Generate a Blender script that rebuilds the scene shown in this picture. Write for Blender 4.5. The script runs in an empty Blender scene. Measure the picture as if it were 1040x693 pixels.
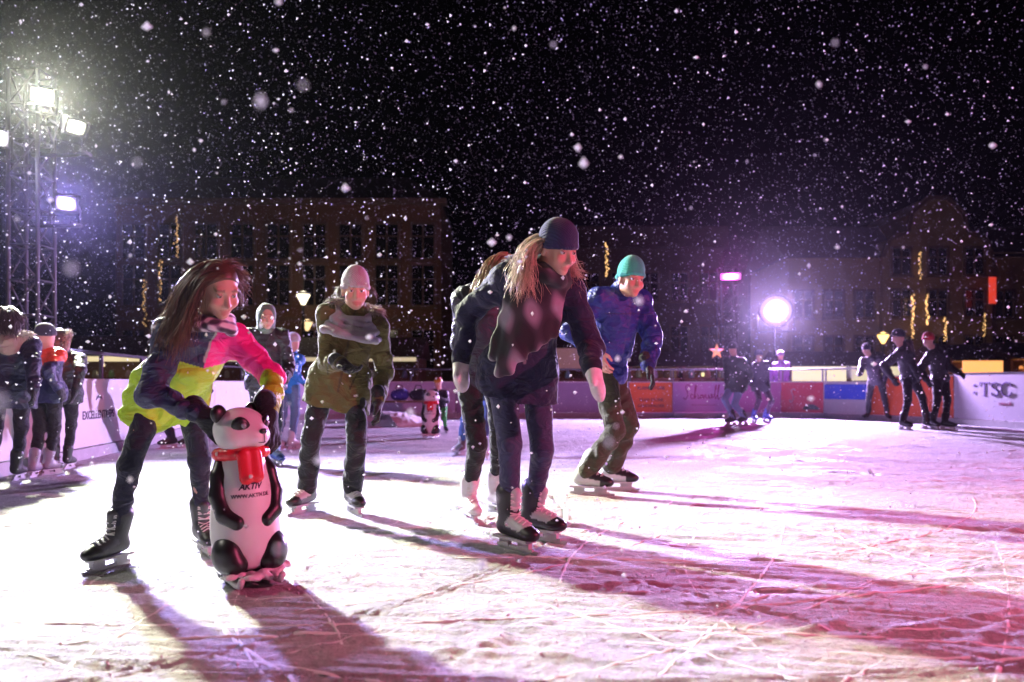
import bpy, math, random
import numpy as np
from mathutils import Vector, Matrix

random.seed(7)
RNG = np.random.default_rng(7)
SC = bpy.context.scene
COL = SC.collection
R = math.radians

# ------------------------------------------------------------------ camera
CAMZ, F, CX, HY = 0.8, 809.0, 520.0, 390.0
cam_d = bpy.data.cameras.new('camera')
cam = bpy.data.objects.new('camera', cam_d)
COL.objects.link(cam)
cam.location = (0, 0, CAMZ)
cam.rotation_euler = (R(90), 0, 0)
cam_d.sensor_width = 36
cam_d.lens = 28.0
cam_d.shift_y = (HY - 346.5) / 1040
cam_d.clip_start = 0.05
cam_d.clip_end = 400
cam_d.dof.use_dof = True
cam_d.dof.focus_distance = 4.1
cam_d.dof.aperture_fstop = 2.1
SC.camera = cam

# ------------------------------------------------------------------ night sky
world = bpy.data.worlds.new('World')
SC.world = world
world.use_nodes = True
wn = world.node_tree.nodes
sky = wn.new('ShaderNodeTexSky')
sky.sky_type = 'NISHITA'
sky.sun_disc = False
sky.sun_elevation = R(-9)
sky.sun_rotation = R(200)
wn['Background'].inputs['Strength'].default_value = 0.06
world.node_tree.links.new(sky.outputs[0], wn['Background'].inputs['Color'])

SC.view_settings.view_transform = 'Standard'
SC.view_settings.look = 'None'
SC.view_settings.gamma = 1
SC.view_settings.exposure = 0.0
SC.view_settings.use_curve_mapping = False
SC.render.engine = 'CYCLES'
SC.cycles.use_denoising = True
SC.cycles.max_bounces = 5
SC.cycles.diffuse_bounces = 3
SC.cycles.glossy_bounces = 2
SC.cycles.transmission_bounces = 3
SC.cycles.volume_bounces = 0
SC.cycles.sample_clamp_indirect = 4.0

# lamp outputs (the lamps themselves are built with their fixtures below)
KEY_A, KEY_B, KEY_C, VIOLET_L = 11500.0, 1500.0, 420.0, 7500.0
SPOT_R, MAGENTA, RED = 25000.0, 350.0, 1050.0

# ------------------------------------------------------------------ helpers
def at(px, py, D):
    return Vector(((px - CX) / F * D, D, CAMZ + (HY - py) / F * D))

def gp(px, py):
    D = F * CAMZ / (py - HY)
    return Vector(((px - CX) / F * D, D, 0))

def tag(o, label=None, cat=None, group=None, kind=None):
    if label: o['label'] = label
    if cat: o['category'] = cat
    if group: o['group'] = group
    if kind: o['kind'] = kind
    return o

def empty(name, loc, rz=0.0):
    o = bpy.data.objects.new(name, None)
    COL.objects.link(o)
    o.location = loc
    o.rotation_euler = (0, 0, rz)
    o.empty_display_size = 0.1
    return o

def mesh_from(name, V, Fc, smooth=True, cols=None):
    me = bpy.data.meshes.new(name)
    V = np.asarray(V, dtype=np.float32)
    if isinstance(Fc, np.ndarray) and len(Fc):
        n, k = Fc.shape
        me.vertices.add(len(V)); me.vertices.foreach_set('co', V.ravel())
        me.loops.add(n * k); me.loops.foreach_set('vertex_index', Fc.astype(np.int32).ravel())
        me.polygons.add(n); me.polygons.foreach_set('loop_start', np.arange(0, n * k, k, dtype=np.int32))
        me.update(calc_edges=True)
    else:
        me.from_pydata([tuple(map(float, v)) for v in V], [], [tuple(map(int, f)) for f in Fc])
    if cols is not None:
        a = me.color_attributes.new('col', 'FLOAT_COLOR', 'POINT')
        c4 = np.ones((len(V), 4), np.float32); c4[:, :3] = cols
        a.data.foreach_set('color', c4.ravel())
    if smooth:
        me.polygons.foreach_set('use_smooth', np.ones(len(me.polygons), dtype=bool))
    me.validate()
    me.update()
    return me

def obj(name, me, mat=None, parent=None, loc=None):
    o = bpy.data.objects.new(name, me)
    COL.objects.link(o)
    if mat is not None:
        if not me.materials: me.materials.append(mat)
    if parent is not None: o.parent = parent
    if loc is not None: o.location = loc
    return o

def kids(o):
    return [c for c in bpy.data.objects if c.parent == o]

def copy_tree(o, parent=None):
    c = o.copy(); COL.objects.link(c); c.parent = parent
    for ch in kids(o): copy_tree(ch, c)
    return c

class MB:
    def __init__(s): s.v = []; s.f = []
    def add(s, V, Fc):
        n = len(s.v); s.v += [tuple(v) for v in V]; s.f += [tuple(i + n for i in f) for f in Fc]; return s
    def box(s, c, d, M=None):
        c = Vector(c); h = [x / 2 for x in d]; P = []
        for x in (-1, 1):
            for y in (-1, 1):
                for z in (-1, 1):
                    v = Vector((x * h[0], y * h[1], z * h[2]))
                    if M is not None: v = M @ v
                    P.append(c + v)
        return s.add(P, [(0, 1, 3, 2), (4, 6, 7, 5), (0, 4, 5, 1), (2, 3, 7, 6), (0, 2, 6, 4), (1, 5, 7, 3)])
    def bar(s, a, b, w, d):
        a, b = Vector(a), Vector(b); z = (b - a); L = z.length; z.normalize()
        x = z.cross(Vector((0, 0, 1)))
        if x.length < 1e-4: x = Vector((1, 0, 0))
        x.normalize(); y = z.cross(x)
        return s.box((a + b) / 2, (w, d, L), Matrix((x, y, z)).transposed())
    def tube(s, pts, r, n=8, caps=True):
        pts = [Vector(p) for p in pts]
        rr = r if isinstance(r, (list, tuple)) else [r] * len(pts)
        t0 = None; P = []
        for i, p in enumerate(pts):
            t = (pts[min(i + 1, len(pts) - 1)] - pts[max(i - 1, 0)]).normalized()
            if t0 is None:
                x = t.cross(Vector((0, 0, 1)))
                if x.length < 1e-3: x = t.cross(Vector((1, 0, 0)))
            else:
                x = x - t * x.dot(t)
            x.normalize(); y = t.cross(x); t0 = t
            for k in range(n):
                a = 2 * math.pi * k / n
                P.append(p + (x * math.cos(a) + y * math.sin(a)) * rr[i])
        Fc = []
        for i in range(len(pts) - 1):
            for k in range(n):
                Fc.append((i * n + k, i * n + (k + 1) % n, (i + 1) * n + (k + 1) % n, (i + 1) * n + k))
        if caps:
            Fc.append(tuple(range(n))[::-1]); Fc.append(tuple((len(pts) - 1) * n + k for k in range(n)))
        return s.add(P, Fc)
    def lathe(s, prof, n=20, M=None, c=(0, 0, 0)):
        c = Vector(c); P = []
        for r, z in prof:
            for k in range(n):
                a = 2 * math.pi * k / n
                v = Vector((r * math.cos(a), r * math.sin(a), z))
                if M is not None: v = M @ v
                P.append(c + v)
        Fc = []
        for i in range(len(prof) - 1):
            for k in range(n):
                Fc.append((i * n + k, i * n + (k + 1) % n, (i + 1) * n + (k + 1) % n, (i + 1) * n + k))
        Fc.append(tuple(range(n))[::-1]); Fc.append(tuple((len(prof) - 1) * n + k for k in range(n)))
        return s.add(P, Fc)
    def prism(s, poly, c, X, Y, t):
        """polygon poly (2D) in the frame X,Y at c, extruded along X x Y by t"""
        c, X, Y = Vector(c), Vector(X), Vector(Y); N = X.cross(Y)
        n = len(poly)
        P = [c + X * a + Y * b for a, b in poly] + [c + X * a + Y * b + N * t for a, b in poly]
        return s.add(P, [tuple(range(n))[::-1], tuple(range(n, 2 * n))] + [(i, (i + 1) % n, n + (i + 1) % n, n + i) for i in range(n)])
    def build(s, name, mat, parent=None, smooth=False, loc=None):
        return obj(name, mesh_from(name, s.v, s.f, smooth), mat, parent, loc)

# ------------------------------------------------------------------ materials
def nodes_of(m):
    m.use_nodes = True
    return m.node_tree.nodes, m.node_tree.links, m.node_tree.nodes['Principled BSDF']

def plain(name, col, rough=0.6, metal=0.0, var=0.15, scale=30.0, bump=0.0, emit=None, es=0.0, spec=0.4, bscale=None):
    m = bpy.data.materials.new(name)
    n, l, b = nodes_of(m)
    tc = n.new('ShaderNodeTexCoord')
    nz = n.new('ShaderNodeTexNoise'); nz.inputs['Scale'].default_value = scale; nz.inputs['Detail'].default_value = 4
    l.new(tc.outputs['Object'], nz.inputs['Vector'])
    mx = n.new('ShaderNodeMix'); mx.data_type = 'RGBA'
    mx.inputs[6].default_value = tuple(c * (1 - var) for c in col) + (1,)
    mx.inputs[7].default_value = tuple(min(1, c * (1 + var)) for c in col) + (1,)
    l.new(nz.outputs['Fac'], mx.inputs[0]); l.new(mx.outputs[2], b.inputs['Base Color'])
    b.inputs['Roughness'].default_value = rough
    b.inputs['Metallic'].default_value = metal
    b.inputs['Specular IOR Level'].default_value = spec
    if emit:
        b.inputs['Emission Color'].default_value = tuple(emit) + (1,); b.inputs['Emission Strength'].default_value = es
    if bump:
        nb = n.new('ShaderNodeTexNoise'); nb.inputs['Scale'].default_value = bscale or scale * 4; nb.inputs['Detail'].default_value = 3
        l.new(tc.outputs['Object'], nb.inputs['Vector'])
        bp = n.new('ShaderNodeBump'); bp.inputs['Strength'].default_value = bump; bp.inputs['Distance'].default_value = 0.01
        l.new(nb.outputs['Fac'], bp.inputs['Height']); l.new(bp.outputs[0], b.inputs['Normal'])
    return m

def attr_mat(name, rough=0.7, bump=0.25, scale=220.0, sheen=0.0, fold=0.0, spec=0.3, sss=0.0, knit=0.0, var=0.25):
    m = bpy.data.materials.new(name)
    n, l, b = nodes_of(m)
    at_ = n.new('ShaderNodeAttribute'); at_.attribute_name = 'col'
    tc = n.new('ShaderNodeTexCoord')
    nz = n.new('ShaderNodeTexNoise'); nz.inputs['Scale'].default_value = 14; nz.inputs['Detail'].default_value = 5
    l.new(tc.outputs['Object'], nz.inputs['Vector'])
    mr = n.new('ShaderNodeMapRange'); mr.inputs[3].default_value = 1 - var; mr.inputs[4].default_value = 1 + var
    l.new(nz.outputs['Fac'], mr.inputs[0])
    mx = n.new('ShaderNodeVectorMath'); mx.operation = 'SCALE'
    l.new(at_.outputs['Color'], mx.inputs[0]); l.new(mr.outputs[0], mx.inputs['Scale'])
    l.new(mx.outputs[0], b.inputs['Base Color'])
    b.inputs['Roughness'].default_value = rough
    b.inputs['Specular IOR Level'].default_value = spec
    if sheen:
        b.inputs['Sheen Weight'].default_value = sheen
    if sss:
        b.inputs['Subsurface Weight'].default_value = sss
        b.inputs['Subsurface Radius'].default_value = (0.012, 0.004, 0.002)
        b.inputs['Subsurface Scale'].default_value = 0.6
    h = None
    nb = n.new('ShaderNodeTexNoise'); nb.inputs['Scale'].default_value = scale; nb.inputs['Detail'].default_value = 2
    l.new(tc.outputs['Object'], nb.inputs['Vector'])
    bp = n.new('ShaderNodeBump'); bp.inputs['Strength'].default_value = bump; bp.inputs['Distance'].default_value = 0.004
    l.new(nb.outputs['Fac'], bp.inputs['Height'])
    last = bp
    if fold:
        nf = n.new('ShaderNodeTexNoise'); nf.inputs['Scale'].default_value = 11; nf.inputs['Detail'].default_value = 3
        nf.inputs['Distortion'].default_value = 1.2
        mp = n.new('ShaderNodeMapping'); mp.inputs['Scale'].default_value = (1.0, 1.0, 1.6)
        l.new(tc.outputs['Object'], mp.inputs[0]); l.new(mp.outputs[0], nf.inputs['Vector'])
        b2 = n.new('ShaderNodeBump'); b2.inputs['Strength'].default_value = fold; b2.inputs['Distance'].default_value = 0.05
        l.new(nf.outputs['Fac'], b2.inputs['Height']); l.new(bp.outputs[0], b2.inputs['Normal']); last = b2
    if knit:
        wv = n.new('ShaderNodeTexWave'); wv.wave_type = 'BANDS'; wv.bands_direction = 'DIAGONAL'
        wv.inputs['Scale'].default_value = 40; wv.inputs['Distortion'].default_value = 1.0
        l.new(tc.outputs['Object'], wv.inputs['Vector'])
        b3 = n.new('ShaderNodeBump'); b3.inputs['Strength'].default_value = knit; b3.inputs['Distance'].default_value = 0.006
        l.new(wv.outputs['Fac'], b3.inputs['Height']); l.new(last.outputs[0], b3.inputs['Normal']); last = b3
    l.new(last.outputs[0], b.inputs['Normal'])
    return m

M = {}
M['cloth'] = attr_mat('woven_cloth', 0.8, 0.3, 260, sheen=0.15, fold=0.55)
M['nylon'] = attr_mat('nylon_shell', 0.5, 0.12, 300, fold=0.6, spec=0.45, var=0.12)
M['knit'] = attr_mat('knit_wool', 0.9, 0.5, 160, sheen=0.2, knit=0.4)
M['fleece'] = attr_mat('fleece', 0.95, 0.7, 120, sheen=0.2, fold=0.3)
M['denim'] = attr_mat('denim', 0.85, 0.3, 300, fold=0.4)
M['skin'] = attr_mat('skin', 0.5, 0.08, 200, sss=0.15, var=0.08)
M['hair'] = attr_mat('hair', 0.42, 0.0, 50, spec=0.5, var=0.3)
M['fur'] = attr_mat('fur', 0.9, 0.0, 50, sheen=0.3)
M['leather'] = attr_mat('skate_leather', 0.42, 0.25, 120, spec=0.5, var=0.2)
M['gloss'] = attr_mat('glossy_plastic', 0.38, 0.04, 60, spec=0.5, var=0.04)
M['steel'] = plain('steel', (0.62, 0.63, 0.66), 0.3, 0.9, 0.1)
M['alu'] = plain('aluminium_tube', (0.08, 0.08, 0.09), 0.5, 0.4, 0.2, 12)
M['blackmetal'] = plain('black_metal', (0.02, 0.02, 0.022), 0.45, 0.3, 0.3)
M['lace'] = plain('lace', (0.75, 0.75, 0.72), 0.8)
M['sole'] = plain('skate_holder', (0.5, 0.5, 0.52), 0.4)
M['blackrub'] = plain('black_plastic', (0.018, 0.018, 0.02), 0.45)
M['red'] = plain('red_plastic', (0.62, 0.018, 0.03), 0.3, var=0.08, scale=8)
M['ink'] = plain('dark_print', (0.03, 0.02, 0.05), 0.5)

def emis(name, col, s):
    m = bpy.data.materials.new(name); m.use_nodes = True
    n, l = m.node_tree.nodes, m.node_tree.links
    b = n['Principled BSDF']; b.inputs['Base Color'].default_value = (0.3, 0.3, 0.3, 1)
    b.inputs['Emission Color'].default_value = tuple(col) + (1,); b.inputs['Emission Strength'].default_value = s
    return m

def emis_radial(name, col, s, rad):
    """a lamp face: hottest over the filament, falling off across the reflector"""
    m = emis(name, col, s); n, l = m.node_tree.nodes, m.node_tree.links
    tc = n.new('ShaderNodeTexCoord'); vl = n.new('ShaderNodeVectorMath'); vl.operation = 'LENGTH'; l.new(tc.outputs['Object'], vl.inputs[0])
    mr = n.new('ShaderNodeMapRange'); mr.interpolation_type = 'SMOOTHERSTEP'
    mr.inputs[1].default_value = 0.0; mr.inputs[2].default_value = rad; mr.inputs[3].default_value = s; mr.inputs[4].default_value = 0.08
    l.new(vl.outputs['Value'], mr.inputs[0]); l.new(mr.outputs[0], n['Principled BSDF'].inputs['Emission Strength'])
    return m

# ------------------------------------------------------------------ distance fields
def V3(v): return np.array([v[0], v[1], v[2]], float)

def cone(a, b, ra, rb, k=0.03, c=0, fold=0.0, ff=34.0, sq=None):
    return ('c', V3(a), V3(b), ra, rb, k, c, fold, ff, sq)

def ell(cn, rad, Mx=None, k=0.03, c=0):
    return ('e', V3(cn), np.array(Mx) if Mx is not None else np.eye(3), np.array(rad, float), k, c)

def pdist(pr, P):
    if pr[0] == 'c':
        _, a, b, ra, rb, k, c, fold, ff, sq = pr
        ab = b - a; L2 = float(ab @ ab) + 1e-12; L = math.sqrt(L2)
        t = np.clip(((P - a) @ ab) / L2, 0, 1)
        q = P - a - t[:, None] * ab
        if sq is not None:                       # flattened section: sq = (unit normal, factor)
            nn, fac = np.array(sq[0], float), sq[1]
            q = q + (q @ nn)[:, None] * nn * (fac - 1)
        d = np.sqrt((q * q).sum(1)) - (ra + (rb - ra) * t)
        if fold:
            w = np.sin(t * L * ff * 1.1 + 2.6 * np.sin(P[:, 0] * 21 + 4 * t) + 2.4 * np.sin(P[:, 2] * 15 + P[:, 1] * 25) + 50 * ra) + 0.5 * np.sin(P[:, 0] * 47 + P[:, 2] * 31 + 2 * np.sin(P[:, 1] * 33))
            d = d - fold * w * (1 - 0.5 * np.abs(2 * t - 1))
        return d
    _, cn, Mx, rad, k, c = pr
    q = (P - cn) @ Mx
    k0 = np.sqrt(((q / rad) ** 2).sum(1)); k1 = np.sqrt(((q / rad ** 2) ** 2).sum(1)) + 1e-9
    return k0 * (k0 - 1) / k1

def field(prims, P, subs=(), cuts=()):
    d = None
    for pr in prims:
        if pr[0] == 'x':
            d = np.maximum(d, (P - pr[1]) @ pr[2]); continue
        e = pdist(pr, P)
        if d is None: d = e; continue
        k = pr[5] if pr[0] == 'c' else pr[4]
        h = np.clip(0.5 + 0.5 * (e - d) / k, 0, 1)
        d = e + (d - e) * h - k * h * (1 - h)
    for pr, k in subs:
        e = -pdist(pr, P)
        h = np.clip(0.5 - 0.5 * (e - d) / k, 0, 1)
        d = e + (d - e) * h + k * h * (1 - h)
        # smooth max
    for p, nn in cuts:
        d = np.maximum(d, (P - V3(p)) @ V3(nn))
    return d

def nets(prims, h, subs=(), cuts=(), wrinkle=0.0):
    lo = np.full(3, 1e9); hi = -lo
    for pr in prims:
        if pr[0] == 'x': continue
        if pr[0] == 'c':
            r = max(pr[3], pr[4]) + pr[7]
            if pr[9] is not None: r *= max(1, 1 / pr[9][1])
            pts = np.array([pr[1] - r, pr[2] - r, pr[1] + r, pr[2] + r])
        else:
            r = pr[3].max(); pts = np.array([pr[1] - r, pr[1] + r])
        lo = np.minimum(lo, pts.min(0)); hi = np.maximum(hi, pts.max(0))
    B = 4; H = h * B
    lo = lo - H * 1.5; hi = hi + H * 1.5
    nc = np.ceil((hi - lo) / H).astype(int) + 1
    ax = [lo[i] + (np.arange(nc[i]) + 0.5) * H - h * 0.5 for i in range(3)]
    G = np.stack(np.meshgrid(*ax, indexing='ij'), -1).reshape(-1, 3)
    dc = field(prims, G, subs, cuts).reshape(nc)
    act = np.abs(dc) < H * 1.35 + wrinkle
    big = np.where(dc < 0, -1.0, 1.0)
    for a in range(3):
        act = np.repeat(act, B, a); big = np.repeat(big, B, a)
    idx = np.argwhere(act)
    P = lo + idx * h
    d = field(prims, P, subs, cuts)
    if wrinkle:
        w = (np.sin(P[:, 0] * 31 + 2.2 * np.sin(P[:, 2] * 17 + P[:, 1] * 9)) * np.sin(P[:, 2] * 26 + 2 * np.sin(P[:, 0] * 13 + P[:, 1] * 21))
             + 0.5 * np.sin(P[:, 0] * 57 + P[:, 2] * 49 + 2 * np.sin(P[:, 1] * 40)))
        d = d + wrinkle * w
    Fv = big; Fv[act] = d
    S = Fv < 0
    n = np.array(Fv.shape)
    cnt = np.zeros(n - 1, np.int8); acc = np.zeros(tuple(n - 1) + (3,), np.float32); m = np.zeros(n - 1, np.float32)
    off = [(i, j, k) for i in (0, 1) for j in (0, 1) for k in (0, 1)]
    sl = lambda o: tuple(slice(o[i], n[i] - 1 + o[i]) for i in range(3))
    for o in off: cnt += S[sl(o)]
    cell = (cnt > 0) & (cnt < 8)
    ci = np.argwhere(cell)
    if len(ci) == 0: return np.zeros((0, 3)), np.zeros((0, 4), int)
    acc = np.zeros((len(ci), 3)); m = np.zeros(len(ci))
    for i, o in enumerate(off):
        for o2 in off[i + 1:]:
            df = [o2[q] - o[q] for q in range(3)]
            if sum(map(abs, df)) != 1: continue
            A = Fv[ci[:, 0] + o[0], ci[:, 1] + o[1], ci[:, 2] + o[2]]
            Bv = Fv[ci[:, 0] + o2[0], ci[:, 1] + o2[1], ci[:, 2] + o2[2]]
            x = (A < 0) != (Bv < 0)
            t = np.where(x, A / (A - Bv + 1e-20), 0)
            acc += np.where(x[:, None], np.array(o) + t[:, None] * np.array(df), 0); m += x
    V = lo + (ci + acc / m[:, None]) * h
    ids = -np.ones(n - 1, np.int64); ids[cell] = np.arange(len(ci))
    quads = []
    for a in range(3):
        b, c = (a + 1) % 3, (a + 2) % 3
        s0 = [slice(None)] * 3; s1 = [slice(None)] * 3
        s0[a] = slice(0, n[a] - 1); s1[a] = slice(1, n[a])
        x = S[tuple(s0)] != S[tuple(s1)]
        e = np.argwhere(x)
        ok = (e[:, b] > 0) & (e[:, c] > 0) & (e[:, b] < n[b] - 1) & (e[:, c] < n[c] - 1)
        e = e[ok]
        if not len(e): continue
        def cid(db, dc_):
            q = e.copy(); q[:, b] += db; q[:, c] += dc_
            return ids[q[:, 0], q[:, 1], q[:, 2]]
        Q = np.stack([cid(-1, -1), cid(0, -1), cid(0, 0), cid(-1, 0)], 1)
        inside = S[tuple(e.T)]
        Q[~inside] = Q[~inside][:, ::-1]
        quads.append(Q)
    Q = np.concatenate(quads)
    Q = Q[(Q >= 0).all(1)]
    return V, Q

def sdf_obj(name, prims, h, mat, parent=None, cols=((0.5, 0.5, 0.5),), subs=(), cuts=(), wrinkle=0.0, colfn=None, org=None, relax=1):
    V, Q = nets(prims, h, subs, cuts, wrinkle)
    best = None
    if len(cols) > 1:
        pp = [p for p in prims if p[0] != 'x']
        D = np.stack([pdist(p, V) for p in pp]); ci = np.array([p[6] if p[0] == 'c' else p[5] for p in pp])[D.argmin(0)]
    else:
        ci = np.zeros(len(V), int)
    C = np.array(cols, float)[ci]
    if colfn is not None: C = colfn(V, ci, C)
    for _ in range(relax):                     # one smoothing pass over the net
        A = np.zeros_like(V); w = np.zeros(len(V))
        for i in range(4):
            for j in ((i + 1) % 4, (i + 3) % 4):
                np.add.at(A, Q[:, i], V[Q[:, j]]); np.add.at(w, Q[:, i], 1)
        ok = w > 0
        V[ok] = V[ok] * 0.5 + 0.5 * A[ok] / w[ok][:, None]
    if org is not None: V = V - V3(org)
    return obj(name, mesh_from(name, V, Q, True, C), mat, parent)

def frame(fwd, up):
    """columns: person's left, back, up"""
    f = Vector(fwd).normalized(); u = Vector(up); u = (u - f * u.dot(f)).normalized()
    return Matrix((u.cross(f), -f, u)).transposed()

def yawdir(deg):
    return Vector((math.sin(R(deg)), -math.cos(R(deg)), 0))

def rel(Mx, c, x, y, z):
    return Vector(c) + Mx @ Vector((x, y, z))

def ik(a, b, l1, l2, pole):
    d = b - a; L = d.length
    if L > (l1 + l2) * 0.995:
        s = L / ((l1 + l2) * 0.995); l1 *= s; l2 *= s
    x = (l1 * l1 - l2 * l2 + L * L) / (2 * L); h = math.sqrt(max(0, l1 * l1 - x * x))
    n = d.normalized(); p = Vector(pole); p = (p - n * p.dot(n))
    p = p.normalized() if p.length > 1e-6 else Vector((0, 0, 1))
    return a + n * x + p * h

# ------------------------------------------------------------------ people
SKIN = (0.62, 0.38, 0.29)

def strands(name, guides, rad, mat, parent, col, org, per=24, spread=0.012, rng=RNG, seg_taper=True):
    V = []; Q = []; C = []
    base = 0
    for g in guides:
        g = np.array(g); n = len(g)
        for _ in range(per):
            o = rng.normal(0, spread, 3); o2 = rng.normal(0, spread * 1.6, 3); ph = rng.uniform(0, 6.28); am = rng.uniform(0, spread * 1.5)
            t = np.linspace(0, 1, n)[:, None]
            p = g + o * np.minimum(1, 0.12 + t * 1.3) + o2 * t * t + am * np.sin(t * 9 + ph) * np.array([1, 0.6, 0.2]) * t
            L = rng.uniform(0.75, 1.0); m = max(4, int(n * L)); p = p[:m]
            cc = np.array(col) * rng.uniform(0.55, 1.35)
            r = rad * (1 - 0.75 * np.linspace(0, 1, m) ** 2)
            a0 = rng.uniform(0, 2.1)
            d = np.gradient(p, axis=0); d /= np.linalg.norm(d, axis=1)[:, None] + 1e-9
            x = np.cross(d, np.array([0.3, 0.9, 0.31])); x /= np.linalg.norm(x, axis=1)[:, None] + 1e-9
            y = np.cross(d, x)
            for k in range(3):
                a = a0 + k * 2.0944
                V.append(p + (x * math.cos(a) + y * math.sin(a)) * r[:, None])
            i = np.arange(m - 1)
            for k in range(3):
                k2 = (k + 1) % 3
                Q.append(np.stack([base + k * m + i, base + k2 * m + i, base + k2 * m + i + 1, base + k * m + i + 1], 1))
            C.append(np.repeat(cc[None], 3 * m, 0)); base += 3 * m
    V = np.concatenate(V) - V3(org); Q = np.concatenate(Q); C = np.concatenate(C)
    return obj(name, mesh_from(name, V, Q, True, C), mat, parent)

def fur_ring(name, pts, rad, ln, parent, col, org, n=900, rng=RNG):
    """short hairs sprouting all round a path"""
    g = []
    pts = np.array([V3(p) for p in pts])
    for _ in range(n):
        t = rng.uniform(0, len(pts) - 1.001); i = int(t); p = pts[i] + (pts[i + 1] - pts[i]) * (t - i)
        d = rng.normal(0, 1, 3); d /= np.linalg.norm(d)
        q = [p + d * rad * 0.4 + (d + np.array([0, 0, -0.5]) * s) * ln * s for s in np.linspace(0, 1, 4)]
        g.append(q)
    return strands(name, g, 0.003, M['fur'], parent, col, org, per=1, spread=0.002, rng=rng)

def skate(parent, org, ank, fd, up, cols, h, shin, s=1.0, detail=True):
    """boot with toe cap, tongue, laces, holder and blade; ank = ankle joint"""
    Fm = frame(fd, up)
    P = lambda x, y, z: rel(Fm, ank, x * s, y * s, z * s)
    fn = Fm.col[2]
    sh = (Vector(shin).normalized() * 0.85 + fn * 0.15).normalized()
    sb = (Fm.col[1] - sh * Fm.col[1].dot(sh)).normalized()
    S = lambda x, y, z: Vector(ank) + (Fm.col[0] * x + sb * y + sh * z) * s      # along the shin
    prims = [cone(S(0, 0.012, 0.125), P(0, 0.012, 0.0), 0.060 * s, 0.048 * s, 0.02, 0),
             cone(P(0, 0.04, -0.035), P(0, -0.10, -0.048), 0.040 * s, 0.036 * s, 0.03, 0),
             cone(P(0, -0.03, -0.01), P(0, -0.12, -0.04), 0.038 * s, 0.034 * s, 0.03, 2),
             ell(P(0, -0.145, -0.052), (0.043 * s, 0.055 * s, 0.034 * s), Fm, 0.02, 1),
             cone(S(0, -0.036, 0.07), S(0, -0.047, 0.138), 0.022 * s, 0.024 * s, 0.012, 2)]
    cuts = [(P(0, 0, -0.080), -fn)]
    b = sdf_obj('skate', prims, h, M['leather'], parent, cols, cuts=cuts, org=org)
    if True:
        mb = MB()
        # holder: sole plate, two towers, runner
        Fx = Fm
        mb.box(P(0, -0.03, -0.085) - Vector(org), (0.062 * s, 0.25 * s, 0.012 * s), Fx)
        mb.box(P(0, 0.035, -0.105) - Vector(org), (0.022 * s, 0.07 * s, 0.04 * s), Fx)
        mb.box(P(0, -0.11, -0.105) - Vector(org), (0.022 * s, 0.08 * s, 0.04 * s), Fx)
        mb.box(P(0, -0.04, -0.124) - Vector(org), (0.016 * s, 0.26 * s, 0.014 * s), Fx)
        mb.build('blade_holder', M['sole'], b)
        mb = MB()
        pr = [(-0.205, 0.0), (-0.2, -0.016), (-0.18, -0.026), (0.075, -0.026), (0.095, -0.016), (0.1, 0.0)]
        mb.prism([(y * s, z * s) for y, z in pr], P(-0.0025, 0, -0.124) - Vector(org), Fm.col[1], Fm.col[2], 0.005 * s)
        mb.build('blade', M['steel'], b)
    if detail:
        mb = MB()
        for i in range(7):
            t = i / 6
            def L(x, lift, dz):
                if t < 0.45:
                    q = t / 0.45
                    return P(x, -0.115 + 0.075 * q + dz * -0.9, 0.000 + 0.022 * q + lift + dz * 0.3) - Vector(org)
                q = (t - 0.45) / 0.55
                return S(x, -0.052 - 0.008 * q - lift, 0.02 + 0.10 * q + dz) - Vector(org)
            w = 0.028 + 0.004 * t
            for sg in (-1, 1):
                mb.tube([L(sg * w, -0.012, 0.0), L(0, 0.004, 0.006), L(-sg * w, -0.012, 0.012)], 0.0036 * s, 5)
        mb.build('laces', M['lace'], b)
    return b

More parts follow.
